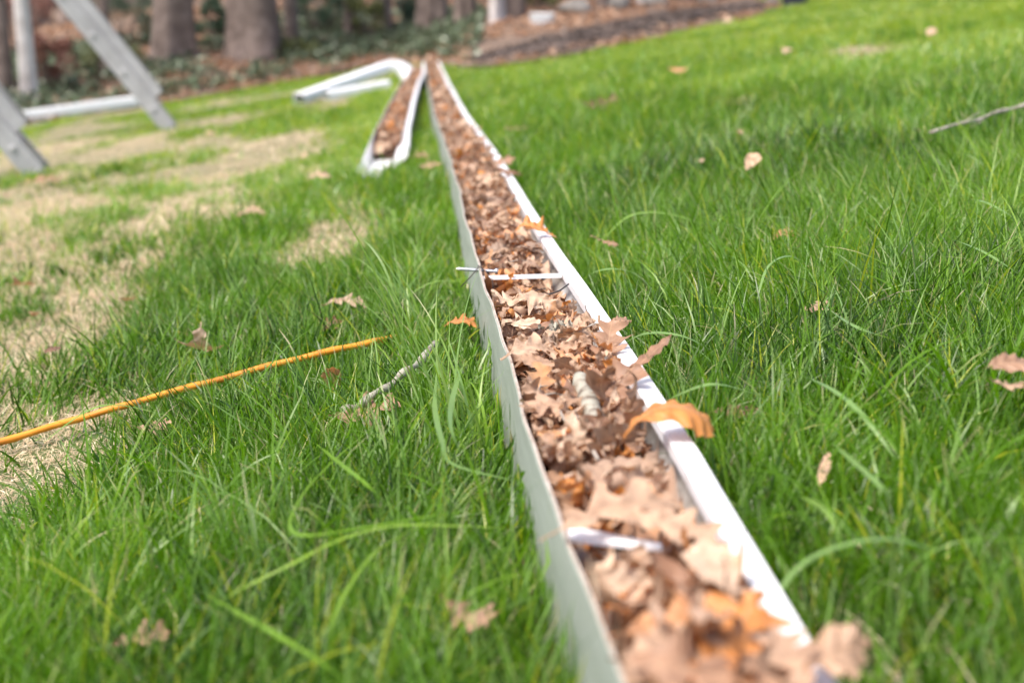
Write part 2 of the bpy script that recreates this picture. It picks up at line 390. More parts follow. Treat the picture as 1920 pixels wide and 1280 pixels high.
# ------------------------------------------------------------------ leaves
def halfwidth(kind, u):
    b = np.clip(u-.10, 0, 1)/.9
    if kind == 'round': w_ = .30*np.sin(np.pi*b**1.15)**.7*(.62+.38*np.cos(2*np.pi*(3.4*b+.55)))
    elif kind == 'pointed': 
        tri = np.abs(((3.2*b+.30) % 1)*2-1)**1.3
        w_ = .36*np.sin(np.pi*b**.95)**.6*(.25+.75*tri)
    elif kind == 'narrow': w_ = .095*np.sin(np.pi*b)**.8
    elif kind == 'star':
        tri = np.abs(((2.0*b+.12) % 1)*2-1)**1.6
        w_ = .52*np.sin(np.pi*b**.9)**.5*(.22+.78*tri)
    else: w_ = .25*np.sin(np.pi*b**.95)**.85
    w_ = np.where(u < .10, .007, np.maximum(w_, .004))
    return w_
def leaf_geo(kind, L_, r, curl=1., n=30, m=6, ccoef=None, lcoef=None, twist=None):
    u = np.linspace(0, 1, n+1); v = np.linspace(-1, 1, m+1)
    U, Vv = np.meshgrid(u, v, indexing='ij')
    w_ = halfwidth(kind, U)
    asym = 1+.16*np.sign(Vv)*(r.random()-.5)
    jit = 1+.22*(vnoise(U*9+r.random()*50, np.sign(Vv)*3+5)-.5)
    ph = r.random()*.10
    w_ = halfwidth(kind, np.clip(U+np.sign(Vv)*ph*.4*(U > .12), 0, 1))*asym*jit
    y = Vv*w_*L_
    x = (U-.5)*L_+np.abs(Vv)*w_*L_*.45
    cc = (r.normal()*12+np.sign(r.random()-.5)*14)*curl if ccoef is None else ccoef   # cross curvature 1/m
    cc = cc*.055/L_
    cu = cc*(.5+1.0*vnoise(U*2.2+r.random()*40, 3.3+0*U))
    a = np.clip(y*cu, -2.8, 2.8); ysafe = np.where(np.abs(cu) > 1e-3, np.sin(a)/np.where(np.abs(cu) > 1e-3, cu, 1), y); z = np.where(np.abs(cu) > 1e-3, (1-np.cos(a))/np.where(np.abs(cu) > 1e-3, cu, 1), 0)
    y = ysafe
    z = z+L_*.105*min(curl, 1.6)*(fbm(U*5+r.random()*60, Vv*1.6+r.random()*60, 1, 3)-.5)*np.minimum(1, .3+np.abs(Vv))
    z = z+L_*.034*min(curl, 1.6)*np.abs(Vv)*np.sin(U*34+r.random()*6+np.sign(Vv))*(w_ > .02)
    # twist
    tw = (r.normal()*.9*curl if twist is None else twist)*(U-.5)
    y, z = y*np.cos(tw)-z*np.sin(tw), y*np.sin(tw)+z*np.cos(tw)
    # length curl
    lc = (r.normal()*1.4*curl if lcoef is None else lcoef)/L_
    lcu = lc
    if abs(lcu) > 1e-3:
        al = x*lcu; x2_ = (1/lcu-z)*np.sin(al); z2_ = 1/lcu-(1/lcu-z)*np.cos(al); x, z = x2_, z2_
    P = np.stack([x, y, z], -1).reshape(-1, 3)
    i = np.arange(n*m); rr = i//m; c = i % m; q = rr*(m+1)+c
    Fq = np.stack([q, q+m+1, q+m+2, q+1], 1)
    return P, Fq, U.ravel(), Vv.ravel()
def rotm(rz, tilt, taz, roll=0):
    a = Matrix.Rotation(taz, 3, 'Z') @ Matrix.Rotation(tilt, 3, 'X') @ Matrix.Rotation(-taz, 3, 'Z') @ Matrix.Rotation(rz, 3, 'Z') @ Matrix.Rotation(roll, 3, 'X')
    return np.array(a)
KINDS = ['round', 'pointed', 'narrow', 'oval', 'star']
def rel1(P, xf):   # x and z relative to the gutter section
    X0 = xf(P[:, 1]); return P[:, 0]-X0, P[:, 2]-(ground(P[:, 0], P[:, 1])-.003)
def clamp_in(P, xf, Ya, Yb):
    P[:, 1] = np.clip(P[:, 1], Ya+.005, Yb-.005)
    x, z = rel1(P, xf)
    zc = np.maximum(z, .003)
    # soft push out of the walls
    hi = np.interp(zc, [0, .025, .045, .06, .12], [.080, .081, .087, .1035, .1035]); lo = .0045
    mid = .052
    x = np.where(x > hi, hi-.0005*np.abs(np.sin(x*900))-.02*np.tanh((x-hi)*9)*.3, x)
    x = np.where(x < lo, lo+.0005*np.abs(np.sin(x*900))+.02*np.tanh((lo-x)*9)*.3, x)
    X = x*wf(P[:, 1])+xf(P[:, 1]); P[:, 0] = X; P[:, 2] = ground(X, P[:, 1])-.003+zc
    return P
def tone_pick(r, Y=2.):
    q = r.random()
    if q < .19: return r.uniform(.04, .24)
    if q < .48: return r.uniform(.30, .52)
    if q < .87: return r.uniform(.52, .77)
    return r.uniform(.82, 1)
def fill(Y, x=.05):
    f = .087+.009*(vnoise(Y*6, 2.2)-.5)*2+.006*(vnoise(Y*19, x*40)-.5)*2
    gap = np.exp(-((Y-1.05)/.10)**2)*.026+np.exp(-((Y-1.90)/.15)**2)*.014+np.exp(-((Y-1.5)/.05)**2)*.0
    return f-gap*np.clip((x-.055)/.03, 0, 1)+.012*np.exp(-((Y-1.45)/.12)**2)*np.clip((x-.04)/.03, 0, 1)+.008*np.exp(-((Y-.72)/.12)**2)+.010*np.exp(-((Y-3.9)/.7)**2)
def lf_obj(name, P, Fq, U, Vv, tone, centre=None):
    c = P.mean(0) if centre is None else centre
    me = fastmesh(name, P-c, Fq, M['leaf'], {'tone': np.full(len(P), tone), 'lu': U, 'lv': Vv})
    o = link(name, me); o.location = c; return o
pile = []   # (P,Fq,U,V,tone,score)
lr = np.random.default_rng(21)
def scatter_gutter(N_, Ya, Yb, xf, fillf, zlo, zhi, size, n, m):
    for k in range(N_):
        Y = lr.uniform(Ya, Yb); x = lr.uniform(.006, .102)
        kd = lr.choice(KINDS, p=[.22, .13, .33, .24, .08])
        L_ = size(Y)*lr.lognormal(0, .25)*(1.05 if kd == 'narrow' else 1)
        P, Fq, U, Vv = leaf_geo(kd, L_, lr, curl=lr.choice([.7, 1.4, 3.2], p=[.22, .30, .48])*lr.uniform(.8, 1.2), n=n, m=m)
        q = lr.random()**.8
        z = float(fillf(Y, x))+zlo+(zhi-zlo)*q
        if xf is x1 and (1.84 < Y < 2.0 or .82 < Y < .93): z -= .020
        Rm = rotm(lr.uniform(0, 2*math.pi), abs(lr.normal())*.6, lr.uniform(0, 2*math.pi), lr.choice([0, math.pi])+lr.normal()*.25)
        P = P@Rm.T+np.array([float(xf(Y))+x, Y, float(ground(xf(Y)+x, Y))-.003+z])
        tp_ = tone_pick(lr)
        if Y < .95 and xf is x1 and lr.random() < .45: tp_ = lr.choice([.3, .83, .87, .92])+lr.uniform(-.02, .02)
        P = clamp_in(P, xf, Y1A if xf is x1 else Y2A+.55, Y1B if xf is x1 else Y2B)
        pile.append((P, Fq, U, Vv, tp_, (q, Y)))
scatter_gutter(1420, .32, 3.2, x1, fill, -.026, .013, lambda Y: .050 if Y > 1.1 else .064, 24, 6)
near = pile; pile = []
order = sorted(range(len(near)), key=lambda i: -(near[i][5][0]-.22*near[i][5][1]+(0 if near[i][5][1] > .6 else -3)))
solo = set(order[:225])
for i in sorted(solo):
    P, Fq, U, Vv, t, _ = near[i]
    tag(lf_obj('dry_leaf', P, Fq, U, Vv, t), 'curled dry brown leaf lying on top of the leaf pile in the long gutter', 'leaf', 'dry leaves on top of the pile in the gutter')
def merge(items):
    Vs = []; Fs = []; a1 = []; a2 = []; a3 = []; o = 0
    for P, Fq, U, Vv, t, *_ in items:
        Vs.append(P); Fs.append(Fq+o); o += len(P); a1.append(np.full(len(P), t)); a2.append(U); a3.append(Vv)
    return np.concatenate(Vs), np.concatenate(Fs), {'tone': np.concatenate(a1), 'lu': np.concatenate(a2), 'lv': np.concatenate(a3)}
scatter_gutter(1500, 3.1, 7.0, x1, fill, -.020, .014, lambda Y: .055, 10, 4)
scatter_gutter(900, 7.0, 12.8, x1, fill, -.016, .016, lambda Y: .07, 6, 2)
rest = [near[i] for i in range(len(near)) if i not in solo]+pile
def bed(xf, Ya, Yb, fillf):
    Ys = np.arange(Ya, Yb, .008 if Yb < 14 and xf is x1 else .02); nx = 14
    V = []; 
    for Y in Ys:
        for k in range(nx):
            t = k/(nx-1); z = float(fillf(Y, t*.1))-.028+.008*(float(vnoise(Y*70, k*.9))-.5)
            x = .002+t*(float(np.interp(z, [0, .025, .045, .06, .12], [.080, .081, .087, .1035, .1035]))-.002)
            X = float(xf(Y))+x*float(wf(Y)); V.append((X, Y, float(ground(X, Y))-.003+z))
    i = np.arange((len(Ys)-1)*(nx-1)); r = i//(nx-1); c = i % (nx-1); a = r*nx+c
    return np.array(V), np.stack([a, a+1, a+nx+1, a+nx], 1)
def litter(name, items, bedVF, label):
    V, Fq, at = merge(items); bV, bF = bedVF
    mi = np.concatenate([np.zeros(len(Fq)), np.ones(len(bF))])
    z = np.zeros(len(bV))
    me = fastmesh(name, np.concatenate([V, bV]), np.concatenate([Fq, bF+len(V)]), [M['leaf'], M['litterbed']],
                  {k: np.concatenate([a, z]) for k, a in at.items()}, midx=mi)
    return tag(link(name, me), label, 'leaf litter', kind='stuff')
litter('leaf_litter', rest, bed(x1, .32, 12.88, lambda Y, x: fill(Y, x)), 'mass of brown dead leaves packed into the long gutter')
pile = []
fill2 = lambda Y, x=.05: .070+.008*vnoise(Y*3, 5.)*2*(Y*0+1)-.045*np.clip((5.3-Y)/.25, 0, 1)
scatter_gutter(1500, 5.12, 13.0, x2, fill2, -.018, .014, lambda Y: .062, 7, 4)
litter('leaf_litter', pile, bed(x2, 5.08, 13.15, fill2), 'mass of reddish brown dead leaves in the shorter gutter')

def put_leaf(pos, L_, kind, tone, rz, tilt=0, taz=0, roll=0, label=None, cat='leaf', seed=1, curl=1., cc=None, lc=None, tw=None, group=None, n=40, m=8):
    r = np.random.default_rng(seed)
    P, Fq, U, Vv = leaf_geo(kind, L_, r, curl=curl, n=n, m=m, ccoef=cc, lcoef=lc, twist=tw)
    Rm = rotm(R(rz), R(tilt), R(taz), R(roll)); P = P@Rm.T
    P = P-P.mean(0)
    P = P+np.array(pos)
    o = lf_obj('dry_leaf', P, Fq, U, Vv, tone, centre=np.array(pos)); tag(o, label, cat, group); return o
def gl(px, py, z, L_, kind, tone, rz, **k):  # a leaf on the gutter, z above ground
    return put_leaf(un(px, py, z), L_, kind, tone, rz, **k)
gl(1262, 785, .112, .095, 'oval', .93, 8, tilt=12, taz=0, label='large orange curled leaf hanging over the white gutter rim', seed=3, curl=.6, cc=-36, lc=-2.4, tw=.5)
gl(1208, 672, .118, .080, 'narrow', .34, 40, tilt=-25, taz=130, label='long reddish brown pointed leaf sticking out over the white rim towards the right', seed=5, curl=.4, cc=30, lc=.3, tw=.2)
gl(1140, 640, .108, .075, 'pointed', .45, 80, tilt=20, taz=0, label='brown many fingered oak leaf lapping over the middle of the white rim', seed=8, curl=.8, cc=25)
gl(1165, 600, .112, .055, 'narrow', .5, 60, tilt=20, taz=90, label='small rolled tan leaf tip crossing the rim above the fingered oak leaf', seed=9, curl=.8, cc=40)
gl(1010, 428, .112, .062, 'star', .92, 150, tilt=20, taz=40, label='bright orange lobed leaf perched on the rim beyond the hanger strap', seed=12, curl=1.0, cc=18)
gl(945, 436, .102, .075, 'star', .88, 20, tilt=12, taz=200, label='orange star shaped leaf on the pile beyond the hanger strap', seed=14, curl=.6)
gl(958, 556, .113, .062, 'round', .74, 200, tilt=20, taz=20, label='pale cream oak leaf with orange tint just in front of the hanger strap', seed=18, curl=.8, cc=10)
gl(1000, 560, .110, .060, 'star', .70, 330, tilt=12, taz=-20, label='crumpled cream and orange leaf right of the pale oak leaf', seed=19, curl=1.2)
gl(985, 605, .112, .038, 'oval', .78, 10, tilt=25, taz=0, label='small pale cream leaf piece with a torn square end', seed=22, curl=.5)
gl(1000, 655, .110, .075, 'pointed', .66, 30, tilt=20, taz=30, label='pale tan spiky oak leaf lying in the middle of the pile', seed=24, curl=.8)
gl(1012, 678, .104, .045, 'oval', .55, 160, tilt=20, taz=0, label='small pinkish oval leaf beside the back wall', seed=26, curl=.4, cc=12)
gl(1035, 605, .110, .080, 'narrow', .40, 25, tilt=8, taz=0, label='long rolled brown leaf bridging the pile below the cream leaves', seed=28, curl=.4, cc=60, lc=.6)
gl(1120, 720, .108, .10, 'pointed', .36, 30, tilt=18, taz=20, label='large reddish brown leaf leaning against the inside of the rim', seed=33, curl=.8, cc=14)
gl(1040, 755, .108, .07, 'round', .55, 200, tilt=14, taz=0, label='tan lobed leaf left of the lichen covered stick', seed=35)
gl(1150, 960, .114, .105, 'round', .62, 25, tilt=18, taz=0, roll=0, label='broad blurred pale pinkish leaf lying above the near hanger strap', seed=38, curl=.5, cc=-10)
gl(1125, 905, .104, .050, 'narrow', .60, 100, tilt=10, taz=0, label='pale narrow upright leaf near the back wall above the near hanger strap', seed=40, curl=.4, cc=24)
gl(1270, 990, .112, .075, 'round', .64, -30, tilt=14, taz=0, label='blurred tan leaf against the near rim', seed=42, curl=.7, cc=14)
gl(1340, 1065, .114, .070, 'oval', .76, 100, tilt=10, taz=60, label='pale cream oval leaf beside the near end of the rim', seed=44, curl=.5, cc=14)
gl(1285, 1165, .114, .085, 'round', .84, 15, tilt=16, taz=0, label='large blurred orange brown leaf filling the near end of the gutter', seed=46, curl=.8, cc=-10)
gl(1250, 1225, .118, .080, 'oval', .60, 50, tilt=10, taz=0, label='blurred tan leaf at the bottom of the photo by the back wall', seed=47, curl=.8)
gl(1360, 1200, .120, .095, 'round', .88, 60, tilt=10, taz=0, label='blurred orange leaf beside the nearest part of the rim', seed=48, curl=.8)
gl(1310, 1262, .120, .085, 'pointed', .45, -20, tilt=8, taz=0, label='blurred dark orange leaf cut by the bottom edge', seed=49, curl=.8)
gl(1548, 1235, .110, .060, 'oval', .60, 25, tilt=22, taz=0, label='blurred pinkish tan leaf covering the rim at the bottom right', seed=51, curl=1.5, cc=-24)
gl(1485, 1235, .116, .060, 'round', .60, 100, tilt=14, taz=0, label='blurred tan lobed leaf under the pinkish one at the rim', seed=52, curl=.6)
for k, (px, py, L_) in enumerate([(935, 300, .085), (950, 322, .08), (905, 262, .09), (885, 243, .08), (893, 300, .11), (920, 335, .1)]):
    gl(px, py, .108, L_, KINDS[k % 5], [.45, .3, .55, .4, .6, .68][k], 50*k, tilt=18, taz=60*k, seed=60+k,
       label='blurred brown leaf spilling over the far part of the rim', group='leaves spilling over the far rim')

# ------------------------------------------------------------------ leaves on the lawn
LAWN = [  # px py h Lpx kind tone rz tilt taz label
 (375, 640, .05, 78, 'star', .70, 100, -48, 0, 'pale star shaped leaf standing in the grass above the orange cord'),
 (645, 566, .05, 72, 'pointed', .66, 10, 15, 0, 'pale tan leaf on the grass left of the hanger strap'),
 (614, 610, .04, 50, 'round', .38, 60, 20, 0, 'dull brown leaf in the grass just above the cord end'),
 (622, 705, .05, 60, 'oval', .87, 95, -50, 0, 'curled orange brown leaf standing upright below the cord'),
 (684, 770, .05, 105, 'star', .44, 20, 25, 0, 'dark brown curled leaf in the grass right of centre left'),
 (285, 798, .035, 62, 'round', .56, 10, 20, 0, 'pinkish brown leaf sunk in grass below the cord'),
 (265, 1195, .05, 100, 'round', .50, 20, 15, 0, 'blurred brown leaf in the grass at the bottom left'),
 (880, 1148, .06, 110, 'pointed', .48, -30, 20, 0, 'blurred brown leaf close to the gutter back wall'),
 (1545, 882, .06, 85, 'narrow', .80, 70, 30, 0, 'thin orange brown leaf standing in the grass right of the rim'),
 (1375, 770, .05, 85, 'oval', .16, 10, 10, 0, 'dark brown leaf beside the orange leaf on the rim'),
 (1900, 682, .11, 90, 'oval', .44, 8, 22, 0, 'smooth pinkish brown leaf at the right edge'),
 (1893, 718, .10, 75, 'pointed', .60, 20, 10, 90, 'pale leaf under the pinkish brown leaf at the right edge'),
 (1135, 452, .07, 52, 'narrow', .42, -40, 15, 0, 'small brown leaf in the grass right of the rim'),
 (1475, 440, .06, 62, 'pointed', .84, 20, 20, 0, 'small torn red and pink leaf in the grass'),
 (1410, 302, .09, 45, 'oval', .80, 60, 40, 0, 'small tan leaf standing upright in the far right grass'),
 (968, 240, .06, 44, 'round', .50, 10, 15, 0, 'brown leaf on the grass close right of the far rim'),
 (1122, 192, .08, 62, 'star', .10, 10, 25, 0, 'very dark brown leaf cluster on the far grass'),
 (470, 398, .04, 48, 'oval', .66, 20, 15, 0, 'pinkish leaf lying on the straw coloured grass'),
 (598, 330, .05, 42, 'round', .66, 20, 25, 0, 'tan leaf lying left of the bent gutter end'),
 (805, 310, .05, 36, 'round', .60, 20, 25, 0, 'tan leaf between the two gutters'),
 (784, 292, .05, 32, 'round', .45, 20, 25, 0, 'brown leaf between the two gutters further back'),
 (98, 655, .04, 30, 'oval', .14, 40, 20, 0, 'tiny dark leaf on the patch of straw'),
 (75, 338, .04, 60, 'round', .50, 20, 10, 0, 'brown leaf at the foot of the nearer ladder'),
 (1530, 575, .05, 60, 'round', .62, 40, 10, 0, 'pale leaf fragment deep in the right grass'),
 (865, 603, .05, 50, 'pointed', .88, 10, 20, 0, 'small orange leaf behind the back wall'),
 (1475, 95, .09, 30, 'oval', .68, 60, 20, 0, 'tan leaf far off near the top right'),
 (1745, 60, .09, 28, 'oval', .66, 60, 30, 0, 'tan leaf far off at the upper right'),
 (1270, 130, .08, 30, 'oval', .84, 0, 20, 0, 'orange leaf far off on the right grass'),
 (1310, 300, .07, 20, 'oval', .70, 0, 20, 0, 'pale small leaf beside the upright far leaf'),
]
lawn_pos = []
for k, (px, py, h, Lp, kd, tone, rz, tl, ta, lb) in enumerate(LAWN):
    p = un(px, py, h); d = p.y*math.cos(PITCH)+(H0-p.z)*math.sin(PITCH)
    lawn_pos.append((p.x, p.y, Lp*d/F))
    put_leaf(p, Lp*d/F*1.3, kd, tone, rz, tilt=tl, taz=ta, label=lb, seed=100+k, curl=.8)
sr = np.random.default_rng(5)
for k in range(40):
    for _ in range(50):
        Y = sr.uniform(2.2, 14); X = sr.uniform(-.40*Y, .40*Y)
        if abs(X-x1(Y)-.06) > .2 and abs(X-x2(Y)-.06) > .2 and (X < 0 or sr.random() < .5): break
    put_leaf((X, Y, float(ground(X, Y))+sr.uniform(.02, .05)), sr.uniform(.035, .075), sr.choice(KINDS), sr.uniform(.4, .78), sr.uniform(0, 360), tilt=sr.uniform(-25, 25), seed=300+k,
             label='small faded dry leaf lying scattered on the lawn', group='faded leaves scattered over the lawn', n=16, m=4)

# ------------------------------------------------------------------ cord, twigs, lichen
def ground_line(pts, h, n=40, sag=.003, seed=1):
    W = [un(px, py, h if not isinstance(h, (list, tuple)) else h[i]) for i, (px, py) in enumerate(pts)]
    out = []; r = np.random.default_rng(seed); ph = r.random()*9
    seg = len(W)-1
    for i in range(n+1):
        t = i/n*seg; k = min(int(t), seg-1); f = t-k
        p = W[k].lerp(W[k+1], f); p = p+Vector((0, sag*math.sin(i*.55+ph), sag*.8*math.sin(i*.8+ph*2))); out.append(p)
    return out
cp = ground_line([(-90, 853), (0, 828), (150, 784), (250, 755), (430, 706), (600, 662), (700, 641), (740, 632)], [.018, .020, .024, .030, .034, .042, .040, .020], 60, .0007)
tag(polymesh('orange_cord', *tube(cp, [.0044+.0004*(i % 7 == 3)+.0002*math.sin(i*.9) for i in range(len(cp))], 12), M['cord'], smooth=True), 'thin orange yellow cord lying nearly straight through the left grass', 'cord')
tp = ground_line([(640, 775), (700, 742), (760, 700), (815, 648)], [.05, .06, .065, .06], 24, .003, 3)
tag(polymesh('lichen_twig', *tube(tp, [.0042+.0012*math.sin(i*1.3) for i in range(len(tp))], 8), M['lichen'], smooth=True), 'thin whitish lichen covered twig in the grass left of the back wall', 'twig')
tp = ground_line([(1745, 247), (1830, 225), (1900, 202), (2000, 175)], .085, 24, .002, 4)
br = [tube(tp, [.0032+.0008*math.sin(i*1.1)+.00008*i for i in range(len(tp))], 8)]
for k, dx, dy, dz in ((6, .03, .02, .03), (11, -.03, .01, -.04), (16, .05, .0, .02)): br.append(tube([tp[k], tp[k]+Vector((dx*.6, dy*.6, dz*.4)), tp[k]+Vector((dx*1.2, dy*1.2, dz*.7))], [.0022, .0018, .001], 6))
tag(polymesh('bare_twig', *join(br), M['twig'], smooth=True), 'long bare grey brown twig lying on the grass at the right edge', 'twig')
a, b_ = un(1086, 708, .104), un(1122, 800, .099)
sp_ = [a.lerp(b_, i/12)+Vector((.0008*math.sin(i*2.1), 0, .001*math.sin(i*1.3))) for i in range(13)]
tag(polymesh('lichen_stick', *tube(sp_, [.0062, .0080, .0082, .0085, .0081, .0080, .0081, .0083, .0088, .0083, .0081, .0080, .0066], 14), M['lichen'], smooth=True), 'thick broken stick with pale lichen bark lying in the gutter leaves', 'stick')
a, b_ = un(1040, 760, .103), un(1122, 862, .098)
tag(polymesh('thin_twig', *tube([a.lerp(b_, i/8)+Vector((.001*math.sin(i*2), 0, .001*math.cos(i*1.7))) for i in range(9)], [.0012]*4+[.0016]*5, 6), M['twig'], smooth=True), 'thin grey twig in the gutter left of the lichen stick', 'twig')
a, b_ = un(1015, 561, .106), un(1066, 534, .108)
tag(polymesh('thin_twig', *tube([a.lerp(b_, i/6)+Vector((0, 0, .0012*math.sin(i*1.2))) for i in range(7)], .0010, 6), M['wire'], smooth=True), 'thin black twig lying by the rim in front of the hanger strap', 'twig')
qr = np.random.default_rng(8)
for k in range(22):
    Y = qr.uniform(.75, 2.9); x = qr.uniform(.02, .085); l = qr.uniform(.02, .05); an = qr.uniform(0, 3.14)
    x = min(max(x, .012+abs(math.cos(an))*l/2), .098-abs(math.cos(an))*l/2); c = g1pt(Y, x, float(fill(Y, x))+.011); d = Vector((math.cos(an), math.sin(an), qr.normal()*.25))*l/2
    q = [c-d, c-d*.3+Vector((.001, .001, .0012)), c+d*.4-Vector((.0012, 0, 0)), c+d]
    pv = [tube(q, [.0010, .0009, .0008, .0006], 6)]
    if k % 3 == 0: pv.append(tube([q[1], q[1]+Vector((d.y, -d.x, .003))*.5], [.0008, .0005], 5))
    tag(polymesh('twig', *join(pv), M['wire'] if k % 2 else M['twig'], smooth=True), 'tiny dry twig caught among the leaves in the gutter', 'twig', 'tiny twigs among the gutter leaves')
# lichen tuft: ruffled frond clump
V = []; Fs = []; fr = np.random.default_rng(4); base = un(1052, 616, .113)
for k in range(46):
    an = fr.uniform(0, 6.28); el = fr.uniform(-.2, 1.2); c = base+Vector((fr.normal()*.0075, fr.normal()*.007, fr.normal()*.002)); l = fr.uniform(.004, .009)
    d = Vector((math.cos(an)*math.cos(el), math.sin(an)*math.cos(el), math.sin(el))); s = d.cross(Vector((fr.normal(), fr.normal(), 1))).normalized()*fr.uniform(.0012, .0026)
    o = len(V); nrm = d.cross(s).normalized()*.0012
    V += [c-s*.4, c+s*.4, c+d*l*.6+s+nrm, c+d*l*.6-s, c+d*l+s*.9-nrm, c+d*l-s*.7]
    Fs += [(o, o+1, o+2, o+3), (o+3, o+2, o+4, o+5)]
tag(polymesh('lichen_tuft', V, Fs, M['lichen'], smooth=True), 'small grey green lichen tuft among the gutter leaves', 'lichen')

# ------------------------------------------------------------------ ladders
def ladder(label, foot_px, az_deg, lean, n_rungs, W_=.40):
    f = un(*foot_px)
    root = tag(empty('ladder', f), label, 'ladder')
    rung = Vector((math.sin(R(az_deg)), math.cos(R(az_deg)), 0))       # rung axis, away from the camera
    side = Vector((-math.cos(R(az_deg)), math.sin(R(az_deg)), 0))
    up = (side*math.sin(R(lean))+Vector((0, 0, 1))*math.cos(R(lean))).normalized()
    nrm = up.cross(rung).normalized()
    if nrm.x < 0: nrm = -nrm
    Ltot = n_rungs*.305+.25
    def at(s, wv, d): return up*s+rung*wv+nrm*d
    for k, wv in enumerate((0, W_)):
        parts = [obox(at(Ltot/2, wv, 0), rung, nrm, up, .006, .098, Ltot, .3)]
        for dd in (-.046, .046): parts.append(obox(at(Ltot/2, wv+(.016 if k == 0 else -.016), dd), rung, nrm, up, .026, .0065, Ltot-.01, .3))
        parts.append(obox(at(Ltot/2, wv-(.004 if k == 0 else -.004), .012), rung, nrm, up, .004, .005, Ltot-.02, .3))
        polymesh('rail', *join(parts), M['alu'], root)
        # fly rail, nested in front
        Lf = Ltot-.22; parts = [obox(at(.22+Lf/2, wv+(.022 if k == 0 else -.022), .088), rung, nrm, up, .005, .066, Lf, .3)]
        for dd in (.0585, .1195): parts.append(obox(at(.22+Lf/2, wv+(.034 if k == 0 else -.034), dd), rung, nrm, up, .02, .005, Lf-.01, .3))
        polymesh('fly_rail', *join(parts), M['alu'], root)
        q = [obox(at(.0, wv, -.004), rung, nrm, up, .050, .095, .055, .25), obox(at(-.035, wv, .0), rung, side, Vector((0, 0, 1)), .06, .10, .018, .25)]
        polymesh('foot', *join(q), M['rubber'], root)
    for i in range(n_rungs):
        s = .17+.305*i; V, Fs = tube([at(s, -.012, 0), at(s, -.009, 0), at(s, -.0088, 0), at(s, W_+.0088, 0), at(s, W_+.009, 0), at(s, W_+.012, 0)], [.013, .019, .0155, .0155, .019, .013], 12)
        polymesh('rung', V, Fs, M['alu'], root, smooth=True, auto=40)
    return root
ladder('aluminium ladder leaning to the upper left, farther one with its whole foot in view', (318, 243), -13.2, 36.5, 9)
ladder('aluminium ladder with two rails in view, nearer one cut by the left edge', (68, 330), -15.2, 36, 9)

# ------------------------------------------------------------------ downspouts
def rect_tube(path, w_, h_, flute=True):
    path = [Vector(p) for p in path]; V = []; Fs = []
    prof = []
    for (cx, cy, a0) in ((1, 1, 0), (-1, 1, 90), (-1, -1, 180), (1, -1, 270)):
        for k in range(4): an = R(a0+30*k); prof.append((cx*(w_/2-.012)+.012*math.cos(an), cy*(h_/2-.012)+.012*math.sin(an)))
    n = len(prof)
    for i, p in enumerate(path):
        t = (path[min(i+1, len(path)-1)]-path[max(i-1, 0)]).normalized()
        a = t.cross(Vector((0, 0, 1))).normalized(); b = a.cross(t)
        for x, y in prof: V.append(p+a*x+b*y)
    for i in range(len(path)-1):
        for k in range(n): Fs.append((i*n+k, i*n+(k+1) % n, (i+1)*n+(k+1) % n, (i+1)*n+k))
    # inner skin so that the open ends read hollow
    o = len(V)
    for i, p in enumerate(path):
        t = (path[min(i+1, len(path)-1)]-path[max(i-1, 0)]).normalized(); a = t.cross(Vector((0, 0, 1))).normalized(); b = a.cross(t)
        for x, y in prof: V.append(p+a*x*.95+b*y*.95)
    for i in range(len(path)-1):
        for k in range(n): Fs.append((o+(i+1)*n+k, o+(i+1)*n+(k+1) % n, o+i*n+(k+1) % n, o+i*n+k))
    for e in (0, len(path)-1):
        for k in range(n): Fs.append((e*n+k, e*n+(k+1) % n, o+e*n+(k+1) % n, o+e*n+k))
    return V, Fs
def downspout(label, path, wd, hh, elbow=None):
    root = tag(empty('downspout', path[0]), label, 'downspout', 'white downspouts lying on the lawn')
    L0 = Vector(path[0])
    rel = [Vector(p)-L0 for p in path]
    polymesh('tube', *rect_tube(rel, wd, hh), M['white'], root, smooth=True, auto=40)
    if elbow:
        polymesh('elbow', *rect_tube([Vector(p)-L0 for p in elbow], wd+.006, hh+.006), M['white'], root, smooth=True, auto=40)
    t = (rel[1]-rel[0]).normalized()
    polymesh('collar', *rect_tube([t*.01, t*.06], wd+.005, hh+.005), M['white'], root, smooth=True, auto=40)
    return root
p0 = un(560, 186, .04); pa = atY(722, 127, 11.7)
e = [atY(718, 128, 11.68), atY(733, 123, 11.7), atY(747, 124, 11.7), atY(757, 131, 11.68), atY(764, 141, 11.62), atY(769, 152, 11.58)]
downspout('long white downspout with a curved elbow end raised behind the bent gutter', [p0, p0.lerp(pa, .33), p0.lerp(pa, .66), pa], .098, .075, e)
p0 = un(612, 181, .03); pa = un(728, 160, .04)
downspout('shorter white downspout lying in front of the one with the elbow', [p0, p0.lerp(pa, .5), pa], .09, .075)
p0 = un(-60, 233, .075); pa = un(264, 188, .075)
downspout('white tube lying at the edge of the woods behind the ladders, reaching the farther ladder', [p0, p0.lerp(pa, .5), pa], .10, .105)
p0 = un(-60, 243, .03); pa = un(98, 222, .03)
downspout('short white tube lying in front of the longer one between the ladders', [p0, p0.lerp(pa, .5), pa], .09, .08)

